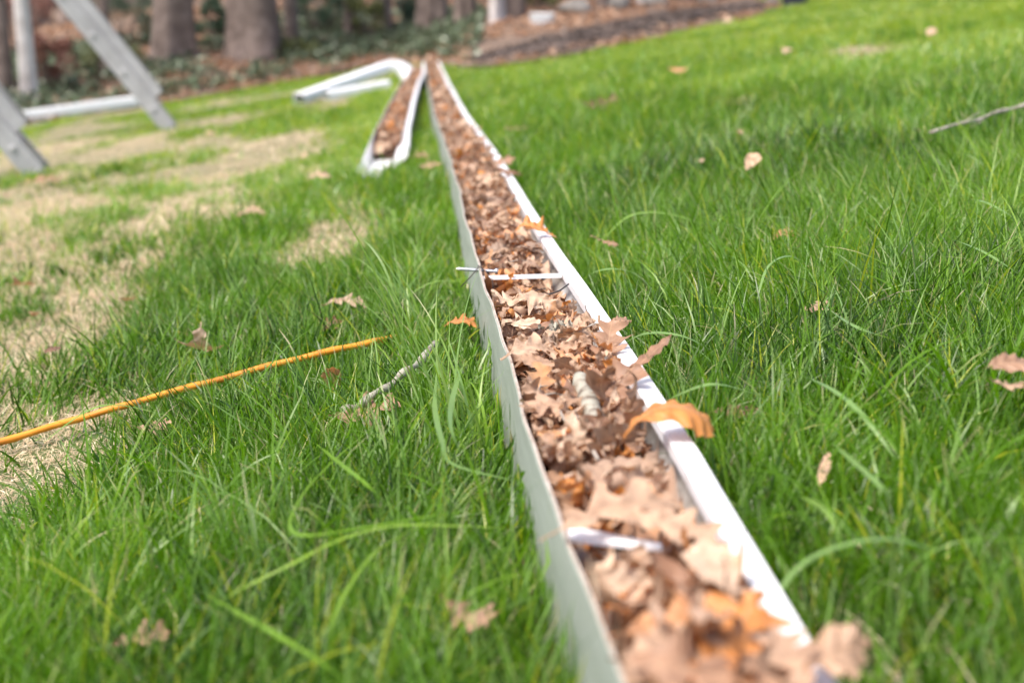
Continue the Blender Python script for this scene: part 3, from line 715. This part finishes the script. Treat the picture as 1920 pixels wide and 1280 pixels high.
# ------------------------------------------------------------------ woods
def tree_mesh(seed, rad, hgt):
    r = np.random.default_rng(seed)
    n = 26; rows = 26; V = []; Fs = []
    lob = [(k, r.uniform(.02, .07), r.uniform(0, 6.28)) for k in (2, 3, 5, 7)]
    bx, by = r.normal()*.02, r.normal()*.02
    for j in range(rows+1):
        t = j/rows; z = -.25+(hgt+.25)*t**1.7
        rr = rad*(1-.55*max(z, 0)/hgt)+rad*.22*math.exp(-max(z+.05, 0)/(.28*rad/.35))
        for k in range(n):
            an = 2*math.pi*k/n
            f = 1+sum(a*math.cos(q*an+p)*(1+2.2*math.exp(-max(z, 0)/.3)) for q, a, p in lob)+.05*(float(vnoise(k*1.7, z*4, seed))-.5)
            V.append((bx*z+rr*f*math.cos(an), by*z+rr*f*math.sin(an), z))
    for j in range(rows):
        for k in range(n): Fs.append((j*n+k, j*n+(k+1) % n, (j+1)*n+(k+1) % n, (j+1)*n+k))
    Fs.append(tuple(rows*n+k for k in range(n)))
    me = bpy.data.meshes.new('trunk'); me.from_pydata(V, [], Fs); me.polygons.foreach_set('use_smooth', np.ones(len(me.polygons), bool)); me.update()
    parts = []
    for k in range(6):
        z0 = hgt*r.uniform(.45, .98); an = r.uniform(0, 6.28); l = r.uniform(1.2, 2.8)*(1.2-z0/hgt*.5)
        p = Vector((bx*z0, by*z0, z0)); path = [p]; d = Vector((math.cos(an), math.sin(an), r.uniform(.4, 1.0))).normalized()
        for q in range(5): d = (d+Vector((r.normal()*.18, r.normal()*.18, .12))).normalized(); path.append(path[-1]+d*l/5)
        r0 = rad*.22
        parts.append(tube(path, [r0*(1-.16*q) for q in range(6)], 6))
        for q in (2, 3, 4, 5):
            for _ in range(2):
                dd = (d+Vector((r.normal()*.8, r.normal()*.8, r.uniform(0, .6)))).normalized(); s = path[q]
                parts.append(tube([s, s+dd*l*.16, s+dd*l*.34+Vector((0, 0, .06))], [r0*.35, r0*.2, r0*.07], 5))
    V, Fs = join(parts)
    mc = bpy.data.meshes.new('crown'); mc.from_pydata([tuple(v) for v in V], [], Fs); mc.polygons.foreach_set('use_smooth', np.ones(len(mc.polygons), bool)); mc.update()
    return me, mc
def plant_tree(X, Y, meshes, m, label, group=None, rz=0, s=1., name='bare_tree'):
    root = tag(empty(name, (X, Y, float(ground(X, Y))), rz), label, 'tree', group); root.scale = (s, s, s)
    for nm, me in zip(('trunk', 'crown'), meshes):
        if not me.materials: me.materials.append(m)
        link(nm, me, root)
    return root
def dist_for(px, base_y): return un(px, base_y)
FT = [ # px, base y, width px, lean label, mat
 (58, 196, 34, 'palebark', 'slim pale trunked tree behind the nearer ladder'),
 (8, 190, 46, 'bark', 'dark brown trunked tree at the left edge of the woods'),
 (200, 150, 26, 'bark', 'thin tree seen just under the farther ladder rail'),
 (328, 122, 78, 'bark', 'broad grey brown tree trunk between ladder and widest trunk'),
 (478, 112, 108, 'bark', 'widest grey brown tree trunk at the woodland edge'),
 (548, 92, 30, 'bark', 'narrower trunk touching the right side of the widest trunk'),
 (655, 78, 24, 'bark', 'thin trunk between the green shrubs'),
 (718, 70, 34, 'bark', 'brown trunk right of the green shrubs'),
 (812, 62, 62, 'bark', 'stout grey trunk above the far end of the gutter'),
 (872, 55, 44, 'bark', 'grey trunk just right of the stout one above the gutter'),
 (932, 46, 34, 'palebark', 'pale grey trunk left of the white tub'),
 (965, 40, 40, 'bark', 'brown trunk immediately left of the white tub'),
 (1130, 22, 26, 'bark', 'dark narrow trunk above the mulch bed'),
 (1205, 14, 26, 'palebark', 'pale narrow trunk above the mulch bed'),
 (1285, 8, 40, 'bark', 'trunk above the right part of the mulch bed'),
]
for k, (px, by_, wp, mt, lb) in enumerate(FT):
    p = un(px, by_); wd = wp*p.y/F
    plant_tree(p.x, p.y, tree_mesh(40+k, wd/2*.86, 7+wd*4), M[mt], lb, None, k*1.3)
var = [tree_mesh(80+k, rr, 7.5) for k, rr in enumerate((.10, .15, .20, .26))]
vr = np.random.default_rng(12); cnt = 0
for k in range(400):
    if cnt >= 62: break
    Y = vr.uniform(20, 40); X = vr.uniform(-.46, .22)*Y
    if Y < edge(X)+3.5: continue
    i = vr.integers(0, 4); cnt += 1
    plant_tree(X, Y, var[i], M[['palebark', 'bark', 'bark', 'bark'][i]], 'bare tree standing deeper in the blurred woods', 'bare trees deeper in the woods', vr.uniform(0, 6), vr.uniform(.8, 1.3))
# shrubs: stems plus many leaf sized faces through the volume
def shrub(px, by_, wp, hp, mname, label, n=1500, ls=.05):
    p = un(px, by_); sc = p.y/F; rx = wp*sc/2; hz = hp*sc
    root = tag(empty('shrub', p), label, 'shrub'); r = np.random.default_rng(int(px*7+by_))
    cl = [(r.uniform(-.8, .8)*rx, r.uniform(-.6, .6)*rx, r.uniform(.25, .85)*hz, r.uniform(.22, .42)*rx) for _ in range(13)]
    c = np.array([cl[k] for k in r.integers(0, 13, n)])
    d = r.normal(size=(n, 3)); d /= np.linalg.norm(d, axis=1)[:, None]
    pos = c[:, :3]+d*c[:, 3:]*r.random((n, 1))**.4; pos[:, 2] = np.abs(pos[:, 2])+.02
    a = r.normal(size=(n, 3)); a /= np.linalg.norm(a, axis=1)[:, None]; b = np.cross(a, r.normal(size=(n, 3))); b /= np.linalg.norm(b, axis=1)[:, None]
    l = ls*r.uniform(.6, 1.3, (n, 1)); wv = l*.38
    V = np.stack([pos-a*l/2, pos+b*wv/2, pos+a*l/2, pos-b*wv/2], 1).reshape(-1, 3); i = np.arange(n)*4
    link('foliage', fastmesh('foliage', V, np.stack([i, i+1, i+2, i+3], 1), M[mname], smooth=False), root)
    st = []
    for k in range(13): q = cl[k]; st.append(tube([(0+r.normal()*.03, r.normal()*.03, -.05), (q[0]*.45, q[1]*.45, q[2]*.5), (q[0], q[1], q[2])], [.014, .010, .004], 5))
    polymesh('stem', *join(st), M['bark'], root, smooth=True)
shrub(95, 176, 110, 120, 'shrubred', 'russet leaved shrub behind the pale trunk at the left', 2600)
shrub(30, 120, 150, 150, 'shrubred', 'dark russet thicket at the left edge', 2200)
shrub(215, 150, 110, 60, 'shrubolive', 'low olive green shrub under the farther ladder', 1600)
shrub(230, 90, 130, 120, 'shrubgreen', 'dark green shrub seen over the farther ladder rail', 2200)
shrub(395, 88, 75, 100, 'shrubgreen', 'dark evergreen shrub between the two broad trunks', 2200)
shrub(600, 72, 130, 110, 'shrubgreen', 'large evergreen shrub right of the widest trunk', 3200)
shrub(690, 80, 80, 90, 'shrubolive', 'olive shrub right of the evergreen shrub', 1700)
shrub(560, 112, 80, 34, 'shrubolive', 'low mossy shrub at the foot of the widest trunk', 900)
shrub(765, 60, 60, 70, 'shrubgreen', 'green shrub beside the stout trunk', 1200)
shrub(1010, 24, 90, 60, 'shrubolive', 'olive shrub behind the white tub', 1400)
# ivy and woodland leaf litter
def ground_scatter(name, n, yr, xr, size, m, label, seed, mask=None, up=.05, flat=.5):
    r = np.random.default_rng(seed)
    Y0 = r.uniform(*yr, n); X = r.uniform(*xr, n)*30; Y = edge(X)+Y0
    k = np.ones(n, bool) if mask is None else mask(X, Y)
    X, Y = X[k], Y[k]; n = len(X)
    pos = np.stack([X, Y, ground(X, Y)+.03+r.random(n)*up], 1)
    a = r.normal(size=(n, 3)); a[:, 2] *= flat; a /= np.linalg.norm(a, axis=1)[:, None]; b = np.cross(a, np.array([0, 0, 1])+r.normal(size=(n, 3))*flat); b /= np.linalg.norm(b, axis=1)[:, None]
    l = size*r.uniform(.6, 1.4, (n, 1))
    nrm = np.cross(a, b)*l*.12
    V = np.stack([pos-a*l/2, pos+b*l*.32+nrm, pos+a*l/2, pos-b*l*.32+nrm], 1).reshape(-1, 3); i = np.arange(n)*4
    at = {'tone': np.repeat(r.uniform(.15, .68, n), 4), 'lu': np.tile([0, .5, 1, .5], n), 'lv': np.tile([0, .9, 0, -.9], n)}
    tag(link(name, fastmesh(name, V, np.stack([i, i+1, i+2, i+3], 1), m, at, smooth=False)), label, name.replace('_', ' '), kind='stuff')
ground_scatter('ivy', 36000, (.15, 5), (-.40, -.01), .07, M['ivy'], 'dark green ivy covering the woodland floor along the lawn', 1, lambda X, Y: fbm(X*1.1, Y*1.1, 9) > .40, .14, 1.)
ground_scatter('bark_chips', 16000, (.2, 4.6), (-.012, .105), .05, M['mulch'], 'dark brown bark chips covering the mulch bed', 5, lambda X, Y: Y < edge(X)+np.interp(X, [-.35, .3, 2, 3.2], [.7, 1.9, 2.4, .8]), .02, .35)
ground_scatter('woodland_litter', 30000, (-.45, 8.5), (-.45, .14), .085, M['leaf'], 'tan fallen leaves covering the woodland floor', 2, lambda X, Y: (fbm(X*2, Y*2, 19) > .34+.16*(Y < edge(X)+.1)) & ((X < -.4) | ((Y < edge(X)+.45) & (fbm(X*3, Y*3, 29) > .44)) | (Y > edge(X)+2.1)), .03, .35)

# white tub and dark bin far behind, pale stones
def tub(px, py, wp, hp, m, name, label, cat, taper=.85):
    p = un(px, py); sc = p.y/F; w_ = wp*sc; h_ = hp*sc; V = []; Fs = []; n = 20
    prof = [(taper*.9, 0), (taper, .02), (.97, .86), (1.05, .87), (1.05, .97), (1.0, 1.0), (.93, 1.0), (.92, .86), (taper*.86, .08)]
    for (r_, z) in prof:
        for k in range(n):
            an = 2*math.pi*k/n; c, s = math.cos(an), math.sin(an); q = (abs(c)**4+abs(s)**4)**-.25
            V.append((w_/2*r_*c*q, w_*.35*r_*s*q, h_*z))
    for j in range(len(prof)-1):
        for k in range(n): Fs.append((j*n+k, j*n+(k+1) % n, (j+1)*n+(k+1) % n, (j+1)*n+k))
    Fs += [tuple(range(n))[::-1], tuple((len(prof)-1)*n+k for k in range(n))]
    root = tag(empty(name, p), label, cat)
    polymesh('body', V, Fs, m, root, smooth=True, auto=40)
    polymesh('lid', *obox((0, 0, h_*1.03), (1, 0, 0), (0, 1, 0), (0, 0, 1), w_*1.0, w_*.68, h_*.12, .3), m, root)
tub(1016, 50, 46, 22, M['plastic_white'], 'white_tub', 'low white tub at the woodland edge left of the mulch bed', 'tub')
tub(1490, 12, 50, 34, M['plastic_dark'], 'storage_bin', 'dark blue bin at the top edge beyond the lawn', 'bin')
def stone(px, py, wp, hp, seed, label):
    p = un(px, py); sc = p.y/F; V = []; Fs = []; n, m = 14, 8
    for j in range(m+1):
        for k in range(n):
            th, ph = math.pi*j/m, 2*math.pi*k/n; f = .8+.5*float(vnoise(3+2*math.sin(th)*math.cos(ph), 3+2*math.cos(th)+math.sin(ph), seed))
            V.append((wp*sc/2*f*math.sin(th)*math.cos(ph), wp*sc*.35*f*math.sin(th)*math.sin(ph), hp*sc*.5*(1+f*math.cos(th)*.9)-.02))
    for j in range(m):
        for k in range(n): Fs.append((j*n+k, j*n+(k+1) % n, (j+1)*n+(k+1) % n, (j+1)*n+k))
    o = polymesh('stone', V, Fs, M['stone'], smooth=True); o.location = p; tag(o, label, 'stone')
stone(1080, 30, 60, 34, 1, 'pale blurred stone just right of the white tub')
stone(1155, 22, 50, 32, 2, 'pale blurred stone between the narrow trunks above the mulch')
stone(1230, 16, 44, 24, 3, 'pale blurred stone above the middle of the mulch bed')
stone(1325, 12, 40, 28, 4, 'pale stone at the right end of the mulch bed')
stone(1449, 14, 26, 24, 5, 'grey stone left of the dark bin')

# ------------------------------------------------------------------ grass
straw_spots = [(170, 470, .4), (300, 430, .3), (60, 560, .25), (240, 360, .5), (430, 390, .3), (500, 300, .3), (90, 400, .5), (620, 470, .12), (130, 700, .12), (80, 450, .42), (20, 500, .35), (200, 400, .45), (300, 350, .5), (120, 640, .13), (60, 660, .10), (150, 560, .16), (330, 390, .28), (440, 330, .22), (560, 335, .22), (30, 900, .12), (80, 850, .07), (640, 425, .09), (655, 380, .1), 
               (400, 270, .25), (440, 235, .25), (560, 260, .18), (1620, 100, .2), (1700, 170, .12), (1400, 205, .12), (230, 290, .45), (70, 290, .45), (120, 255, .35), (380, 320, .3)]
SP = [(un(a, b), c) for a, b, c in straw_spots]
lush_spots = [(620, 235, .35), (350, 480, .3), (1300, 210, .7), (1600, 480, .5), (1750, 600, .35), (1450, 330, .5)]
LP = [(un(a, b), c) for a, b, c in lush_spots]
def straw_prob(X, Y):
    s = np.zeros_like(X)
    for p, r in SP:
        d2 = ((X-p.x)/(r))**2+((Y-p.y)/(r*3.0))**2
        s = np.maximum(s, np.exp(-d2*.75))
    n1 = fbm(X*2.3, Y*2.3, 11); n2 = fbm(X*9, Y*9, 12)
    s = s*np.clip((n1*.6+n2*.6-.22)*2.4, 0, 1.15)
    s = s+.8*np.clip((fbm(X*1.9, Y*.9, 14)-.56)*5, 0, 1)*(X < -.1)*np.clip((Y-1.6)/2, 0, 1)+.35*np.clip((fbm(X*1.9, Y*.9, 15)-.60)*5, 0, 1)+.03
    return np.clip(s, 0, .80)
def lush(X, Y):
    s = fbm(X*1.6, Y*1.6, 21)
    for p, r in LP: s = np.maximum(s, .95*np.exp(-((X-p.x)**2+(Y-p.y)**2)/r**2))
    return s
gr = np.random.default_rng(77)
allV, allF, allT, allS, allA = [], [], [], [], []
off = 0
cordp = np.array([(p.x, p.y) for p in cp])
GZ = .102
def push_gutter(P, xf, Ya, Yb, top):
    X, Y, Z = P[..., 0], P[..., 1], P[..., 2]
    x = X-xf(Y); zr = Z-ground(X, Y)
    hit = (x > -.004) & (x < .134*wf(Y)) & (zr < top) & (Y > Ya-.02) & (Y < Yb+.02)
    left = x < .045 
    X = np.where(hit & left, xf(Y)-.004-.004*np.abs(np.sin(Y*700)), X); X = np.where(hit & ~left, xf(Y)+.134*wf(Y)+.004*np.abs(np.sin(Y*700)), X)
    P[..., 0] = X
def add_blades(X, Y, az, L_, wd, th0, curl, seg, tint, straw, daz=None, tw=None, push=True, z0=-.004):
    global off
    n = len(X); s = np.linspace(0, 1, seg+1); sm = (s[1:]+s[:-1])/2
    phi = th0[:, None]+curl[:, None]*sm[None, :]**1.3
    ds = (L_/seg)[:, None]
    dr = np.sin(phi)*ds; dz = np.cos(phi)*ds
    a = az[:, None]+(0 if daz is None else daz[:, None])*sm[None, :]
    cx = np.concatenate([np.zeros((n, 1)), np.cumsum(dr*np.cos(a), 1)], 1)+X[:, None]
    cy = np.concatenate([np.zeros((n, 1)), np.cumsum(dr*np.sin(a), 1)], 1)+Y[:, None]
    cz = np.concatenate([np.zeros((n, 1)), np.cumsum(dz, 1)], 1)
    aa = np.concatenate([a[:, :1], a], 1)
    if tw is None: tw = gr.normal(size=n)*.8
    sa = aa+math.pi/2+tw[:, None]
    prof = (1-s**2.4)*.5*(.75+.25*np.minimum(1, s*6))+.02
    hw = wd[:, None]*prof[None, :]
    sx, sy = np.cos(sa)*hw, np.sin(sa)*hw
    gz = ground(X, Y)[:, None]+z0+cz
    # do not dive under the ground
    g_here = ground(cx, cy)+.003
    gz = np.maximum(gz, np.where(s[None, :] > .2, g_here, gz))
    V = np.empty((n, seg+1, 2, 3)); tilt = np.sin(tw)[:, None]*.5*hw
    V[:, :, 0, 0] = cx-sx; V[:, :, 0, 1] = cy-sy; V[:, :, 0, 2] = gz-tilt
    V[:, :, 1, 0] = cx+sx; V[:, :, 1, 1] = cy+sy; V[:, :, 1, 2] = gz+tilt
    if push:
        push_gutter(V, x1, Y1A, Y1B, GZ+.006); push_gutter(V, x2, Y2A, Y2B, GZ+.006)
    V = V.reshape(-1, 3)
    base = (np.arange(n)*(seg+1)*2)[:, None]+np.arange(seg)[None, :]*2
    Fq = np.stack([base, base+1, base+3, base+2], -1).reshape(-1, 4)+off
    allV.append(V.astype(np.float32)); allF.append(Fq.astype(np.int32)); off += len(V)
    m = (seg+1)*2
    allT.append(np.repeat(tint, m).astype(np.float32)); dry = (gr.random(n) < .09)*gr.uniform(.5, 1, n); st_ = np.maximum(straw[:, None], dry[:, None]*np.clip((s[None, :]-.68)/.22, 0, 1))
    allS.append(np.repeat(st_, 2, axis=1).ravel().astype(np.float32))
    allA.append(np.tile(np.repeat(s, 2), n).astype(np.float32))
def in_gutter(X, Y, mrg=.006):
    x = X-x1(Y); h = (x > -mrg) & (x < .132+mrg) & (Y > Y1A-.01) & (Y < Y1B+.01)
    x = X-x2(Y); return h | ((x > -mrg-.01) & (x < .132+mrg) & (Y > Y2A-.08) & (Y < Y2B+.01))
def field(Ya, Yb, dens, margin, wide, seg, Lmul=1., per=7, spread=.012):
    area = (.76*(Yb**2-Ya**2)/2+2*margin*(Yb-Ya)); nt_ = int(area*dens/per)
    # tuft centres, uniform over the trapezoid
    Yt = gr.uniform(Ya, Yb, nt_*2); acc = gr.random(nt_*2) < (.38*Yt+margin)/(.38*Yb+margin); Yt = Yt[acc]
    Xt = gr.uniform(-1, 1, len(Yt))*(.38*Yt+margin)
    k = Yt < edge(Xt)-.1+.5*(vnoise(Xt*3, Yt*3, 8)-.5); Xt, Yt = Xt[k], Yt[k]
    laz = fbm(Xt*.9, Yt*.9, 31)*4*math.pi+gr.normal(size=len(Xt))*.9      # common lean
    big = .50+.95*lush(Xt, Yt)**1.3+gr.normal(size=len(Xt))*.20; tt = gr.random(len(Xt))
    q = np.repeat(np.arange(len(Xt)), per)
    ox, oy = gr.normal(size=len(q))*spread, gr.normal(size=len(q))*spread
    X = Xt[q]+ox; Y = Yt[q]+oy
    sp_ = straw_prob(X, Y)
    bare = np.clip((fbm(X*4, Y*4, 41)-.62)*3, 0, .5)
    keep = ~in_gutter(X, Y) & (gr.random(len(X)) > bare*.6+.25*sp_)
    X, Y, q, ox, oy, sp_ = X[keep], Y[keep], q[keep], ox[keep], oy[keep], sp_[keep]; n = len(X)
    straw = (gr.random(n) < np.clip(sp_*1.1+.075+.10*np.clip((Y-4)/5, 0, 1), 0, 1)).astype(float)
    az = np.where(gr.random(n) < .55, np.arctan2(oy, ox), laz[q])+gr.normal(size=n)*.6
    L_ = .067*Lmul*np.clip(big[q], .4, 1.6)*np.exp(gr.normal(size=n)*.28)*(1-.5*sp_)*(1-.30*straw)
    # shorter along the cord's near side and just left of the gutter
    if Ya < 3.5:
        dc = np.full(n, 9.)
        k2 = (X < .1) & (Y < 2.6)
        if k2.any():
            yc = np.interp(X[k2], cordp[:, 0], cordp[:, 1]); dd = yc-Y[k2]; dc[k2] = np.where((dd > -.015) & (dd < .09) & (X[k2] < cordp[-1, 0]), np.abs(dd), 9.)
        L_ = L_*np.where(dc < .09, .72, 1.)
    dl = x1(Y)-X; L_ = L_*np.where((dl > 0) & (dl < .07) & (Y > Y1A), .72, 1)
    th0 = np.abs(gr.normal(size=n))*.30+.05+straw*.5; curl = np.clip(np.abs(gr.normal(size=n))*.75+.15, 0, 2.2)+straw*.5
    wd = wide*np.exp(gr.normal(size=n)*.25)*(1-.35*straw)
    tint = np.clip(.16+.42*gr.random(n)+.46*(tt[q]-.5)+.75*(fbm(X*1.3, Y*1.3, 51)-.45)+.55*(fbm(X*5.5, Y*3.2, 53)-.48)-.25*(lush(X, Y)-.5), .0, .74)
    bl = gr.random(n) < .17; tint = np.where(bl, .86-gr.random(n)*.05, tint)
    yl = gr.random(n) < .04+.22*np.clip((Y-3)/6, 0, 1); tint = np.where(yl, 1., tint); tint = np.where(straw > 0, gr.random(n), tint)
    tint = np.where((straw < 1) & (~bl) & (Y > 3.5), np.clip(tint+.14*np.clip((Y-3)/6, 0, 1.2)+.12, 0, 1), tint)
    add_blades(X, Y, az, L_, wd, th0, curl, seg, tint, straw)
field(.25, 1.3, 40000, .22, .0019, 5, .98, 9, .010)
field(1.3, 3.0, 36000, .28, .0020, 5, .95, 9, .011)
field(3.0, 5.5, 17000, .4, .0032, 4, .95, 6, .018)
field(5.5, 10., 6000, .6, .005, 3, .8, 6, .03)
field(10., 22., 2200, 1., .009, 2, .55, 6, .06)
# wide arching tufts (coarse fescue) standing out of the lawn
def tuft(px, py, n, L0, w0, spread, tint, lean_az=None, th=.35, curl=1.2, h=0, seg=10):
    p = un(px, py, h); X = p.x+gr.normal(size=n)*spread; Y = p.y+gr.normal(size=n)*spread
    k = ~in_gutter(X, Y, .01); X, Y = X[k], Y[k]; n = len(X)
    az = gr.uniform(0, 2*math.pi, n) if lean_az is None else R(lean_az)+gr.normal(size=n)*.7
    add_blades(X, Y, az, .85*L0*np.exp(gr.normal(size=n)*.25), .76*w0*np.exp(gr.normal(size=n)*.2), np.abs(gr.normal(size=n))*th+.08, curl*np.abs(gr.normal(size=n))*.7+.35, seg,
               np.clip(tint+gr.normal(size=n)*.05, 0, .9), np.zeros(n), daz=gr.normal(size=n)*.5)
for px, py, n_, L0, t in ((1290, 500, 60, .12, .5), (1400, 560, 50, .12, .4), (1560, 560, 60, .13, .55), (1880, 470, 110, .14, .72), (1800, 420, 40, .12, .6), (1900, 560, 60, .13, .8), (1660, 820, 40, .15, .5), (1850, 820, 50, .14, .45),
                           (1500, 980, 40, .13, .5), (1750, 1010, 50, .15, .45), (1650, 1150, 40, .14, .5), (1880, 1100, 40, .14, .5), (1450, 700, 40, .12, .45), (1300, 650, 40, .11, .5), (1750, 640, 60, .14, .5),
                           (770, 800, 50, .13, .55), (820, 900, 50, .12, .8), (850, 760, 30, .12, .84), (650, 900, 40, .12, .5), (500, 950, 40, .12, .45), (300, 960, 50, .13, .5), (150, 1000, 40, .12, .5), (400, 1150, 40, .12, .5), (90, 1180, 40, .13, .45),
                           (700, 1150, 40, .12, .5), (900, 1050, 40, .11, .5), (420, 640, 50, .11, .4), (250, 700, 40, .10, .45), (560, 560, 50, .10, .45), (430, 830, 40, .12, .45), (720, 620, 40, .11, .84), (790, 560, 30, .12, .84), (1100, 350, 40, .1, .4), (1250, 400, 50, .11, .4)):
    tuft(px, py, n_, L0, .0034, .028, t)
# bluish upright clump near the gutter
for px, py in ((745, 640), (790, 700), (830, 820), (865, 860)): tuft(px, py, 26, .15, .0036, .018, .84, 170, .12, .6)
# long looping blades lying over the lower left grass
def loop_blade(pts, hs, wd, tint):
    global off
    P = [un(a, b, h) for (a, b), h in zip(pts, hs)]
    # Catmull-Rom
    Q = []
    E = [P[0]]+P+[P[-1]]
    for i in range(1, len(E)-2):
        for k in range(7):
            t = k/7; a, b, c, d = E[i-1], E[i], E[i+1], E[i+2]
            Q.append(.5*((2*b)+(c-a)*t+(2*a-5*b+4*c-d)*t*t+(3*b-a-3*c+d)*t**3))
    Q.append(P[-1]); n = len(Q); V = []
    for i, p in enumerate(Q):
        t = (Q[min(i+1, n-1)]-Q[max(i-1, 0)]).normalized(); u = i/(n-1); s = t.cross(Vector((.5*math.sin(u*5+wd*900), -.45, .9))).normalized()
        hw = wd*(.5*(1-u**3)+.06)*min(1, .12+u*3.5); V += [p-s*hw, p+s*hw]
    V = np.array([tuple(v) for v in V], np.float32); b = np.arange(n-1)*2
    allV.append(V); allF.append((np.stack([b, b+1, b+3, b+2], 1)+off).astype(np.int32)); off += len(V)
    allT.append(np.full(len(V), tint, np.float32)); allS.append(np.zeros(len(V), np.float32)); allA.append(np.full(len(V), .6, np.float32))
LB = [([(700, 800), (640, 850), (580, 910), (545, 970), (555, 1000), (610, 1000), (700, 985), (820, 965), (900, 955)], .0032, .64),
      ([(950, 990), (850, 985), (740, 985), (640, 1010), (540, 1060), (440, 1110), (380, 1150)], .0034, .76),
      ([(380, 1110), (450, 1150), (520, 1190), (600, 1240), (680, 1300)], .0034, .66),
      ([(860, 960), (790, 985), (710, 1030), (660, 1090), (625, 1160), (620, 1210), (650, 1235)], .0036, .72),
      ([(590, 830), (640, 870), (690, 910), (740, 960)], .0032, .64),
      ([(820, 690), (815, 760), (830, 830), (850, 870), (960, 900)], .0048, .84),
      ([(870, 680), (850, 740), (845, 800), (870, 860)], .0050, .84),
      ([(1130, 450), (1180, 405), (1250, 400), (1330, 425)], .0045, .80),
      ([(1085, 530), (1120, 508), (1165, 505), (1210, 520)], .0030, .84),
      ([(1160, 650), (1210, 625), (1280, 630), (1340, 660)], .0040, .84),
      ([(1420, 560), (1440, 500), (1480, 480), (1520, 500)], .0036, .84),
      ([(1680, 860), (1600, 760), (1520, 710), (1440, 690)], .0038, .84),
      ([(1500, 930), (1550, 960), (1600, 1060)], .0036, .8), ([(1560, 830), (1640, 900), (1700, 960)], .0036, .84),
      ([(1690, 640), (1600, 610), (1530, 560)], .0034, .84), ([(1920, 520), (1840, 470), (1760, 440)], .0030, .84), ([(1920, 420), (1850, 380), (1790, 370)], .0030, .84),
      ([(80, 830), (190, 760), (320, 780)], .003, .8), ([(1100, 940), (1180, 960)], .001, .8),
      ([(1230, 760), (1330, 720), (1420, 740)], .0036, .84), ([(1410, 1200), (1500, 1060), (1640, 1010), (1760, 1030)], .0034, .84)]
for pts, wd, tn in LB: loop_blade(pts, [.06+.035*math.sin(math.pi*i/(len(pts)-1)) for i in range(len(pts))], wd, tn)
# dry stems
V_ = np.concatenate(allV); F_ = np.concatenate(allF)
print('grass faces', len(F_))
tag(link('grass', fastmesh('grass', V_, F_, M['grass'], {'tint': np.concatenate(allT), 'straw': np.concatenate(allS), 'along': np.concatenate(allA)})),
    'green lawn grass with straw coloured patches on the left', 'grass', kind='stuff')
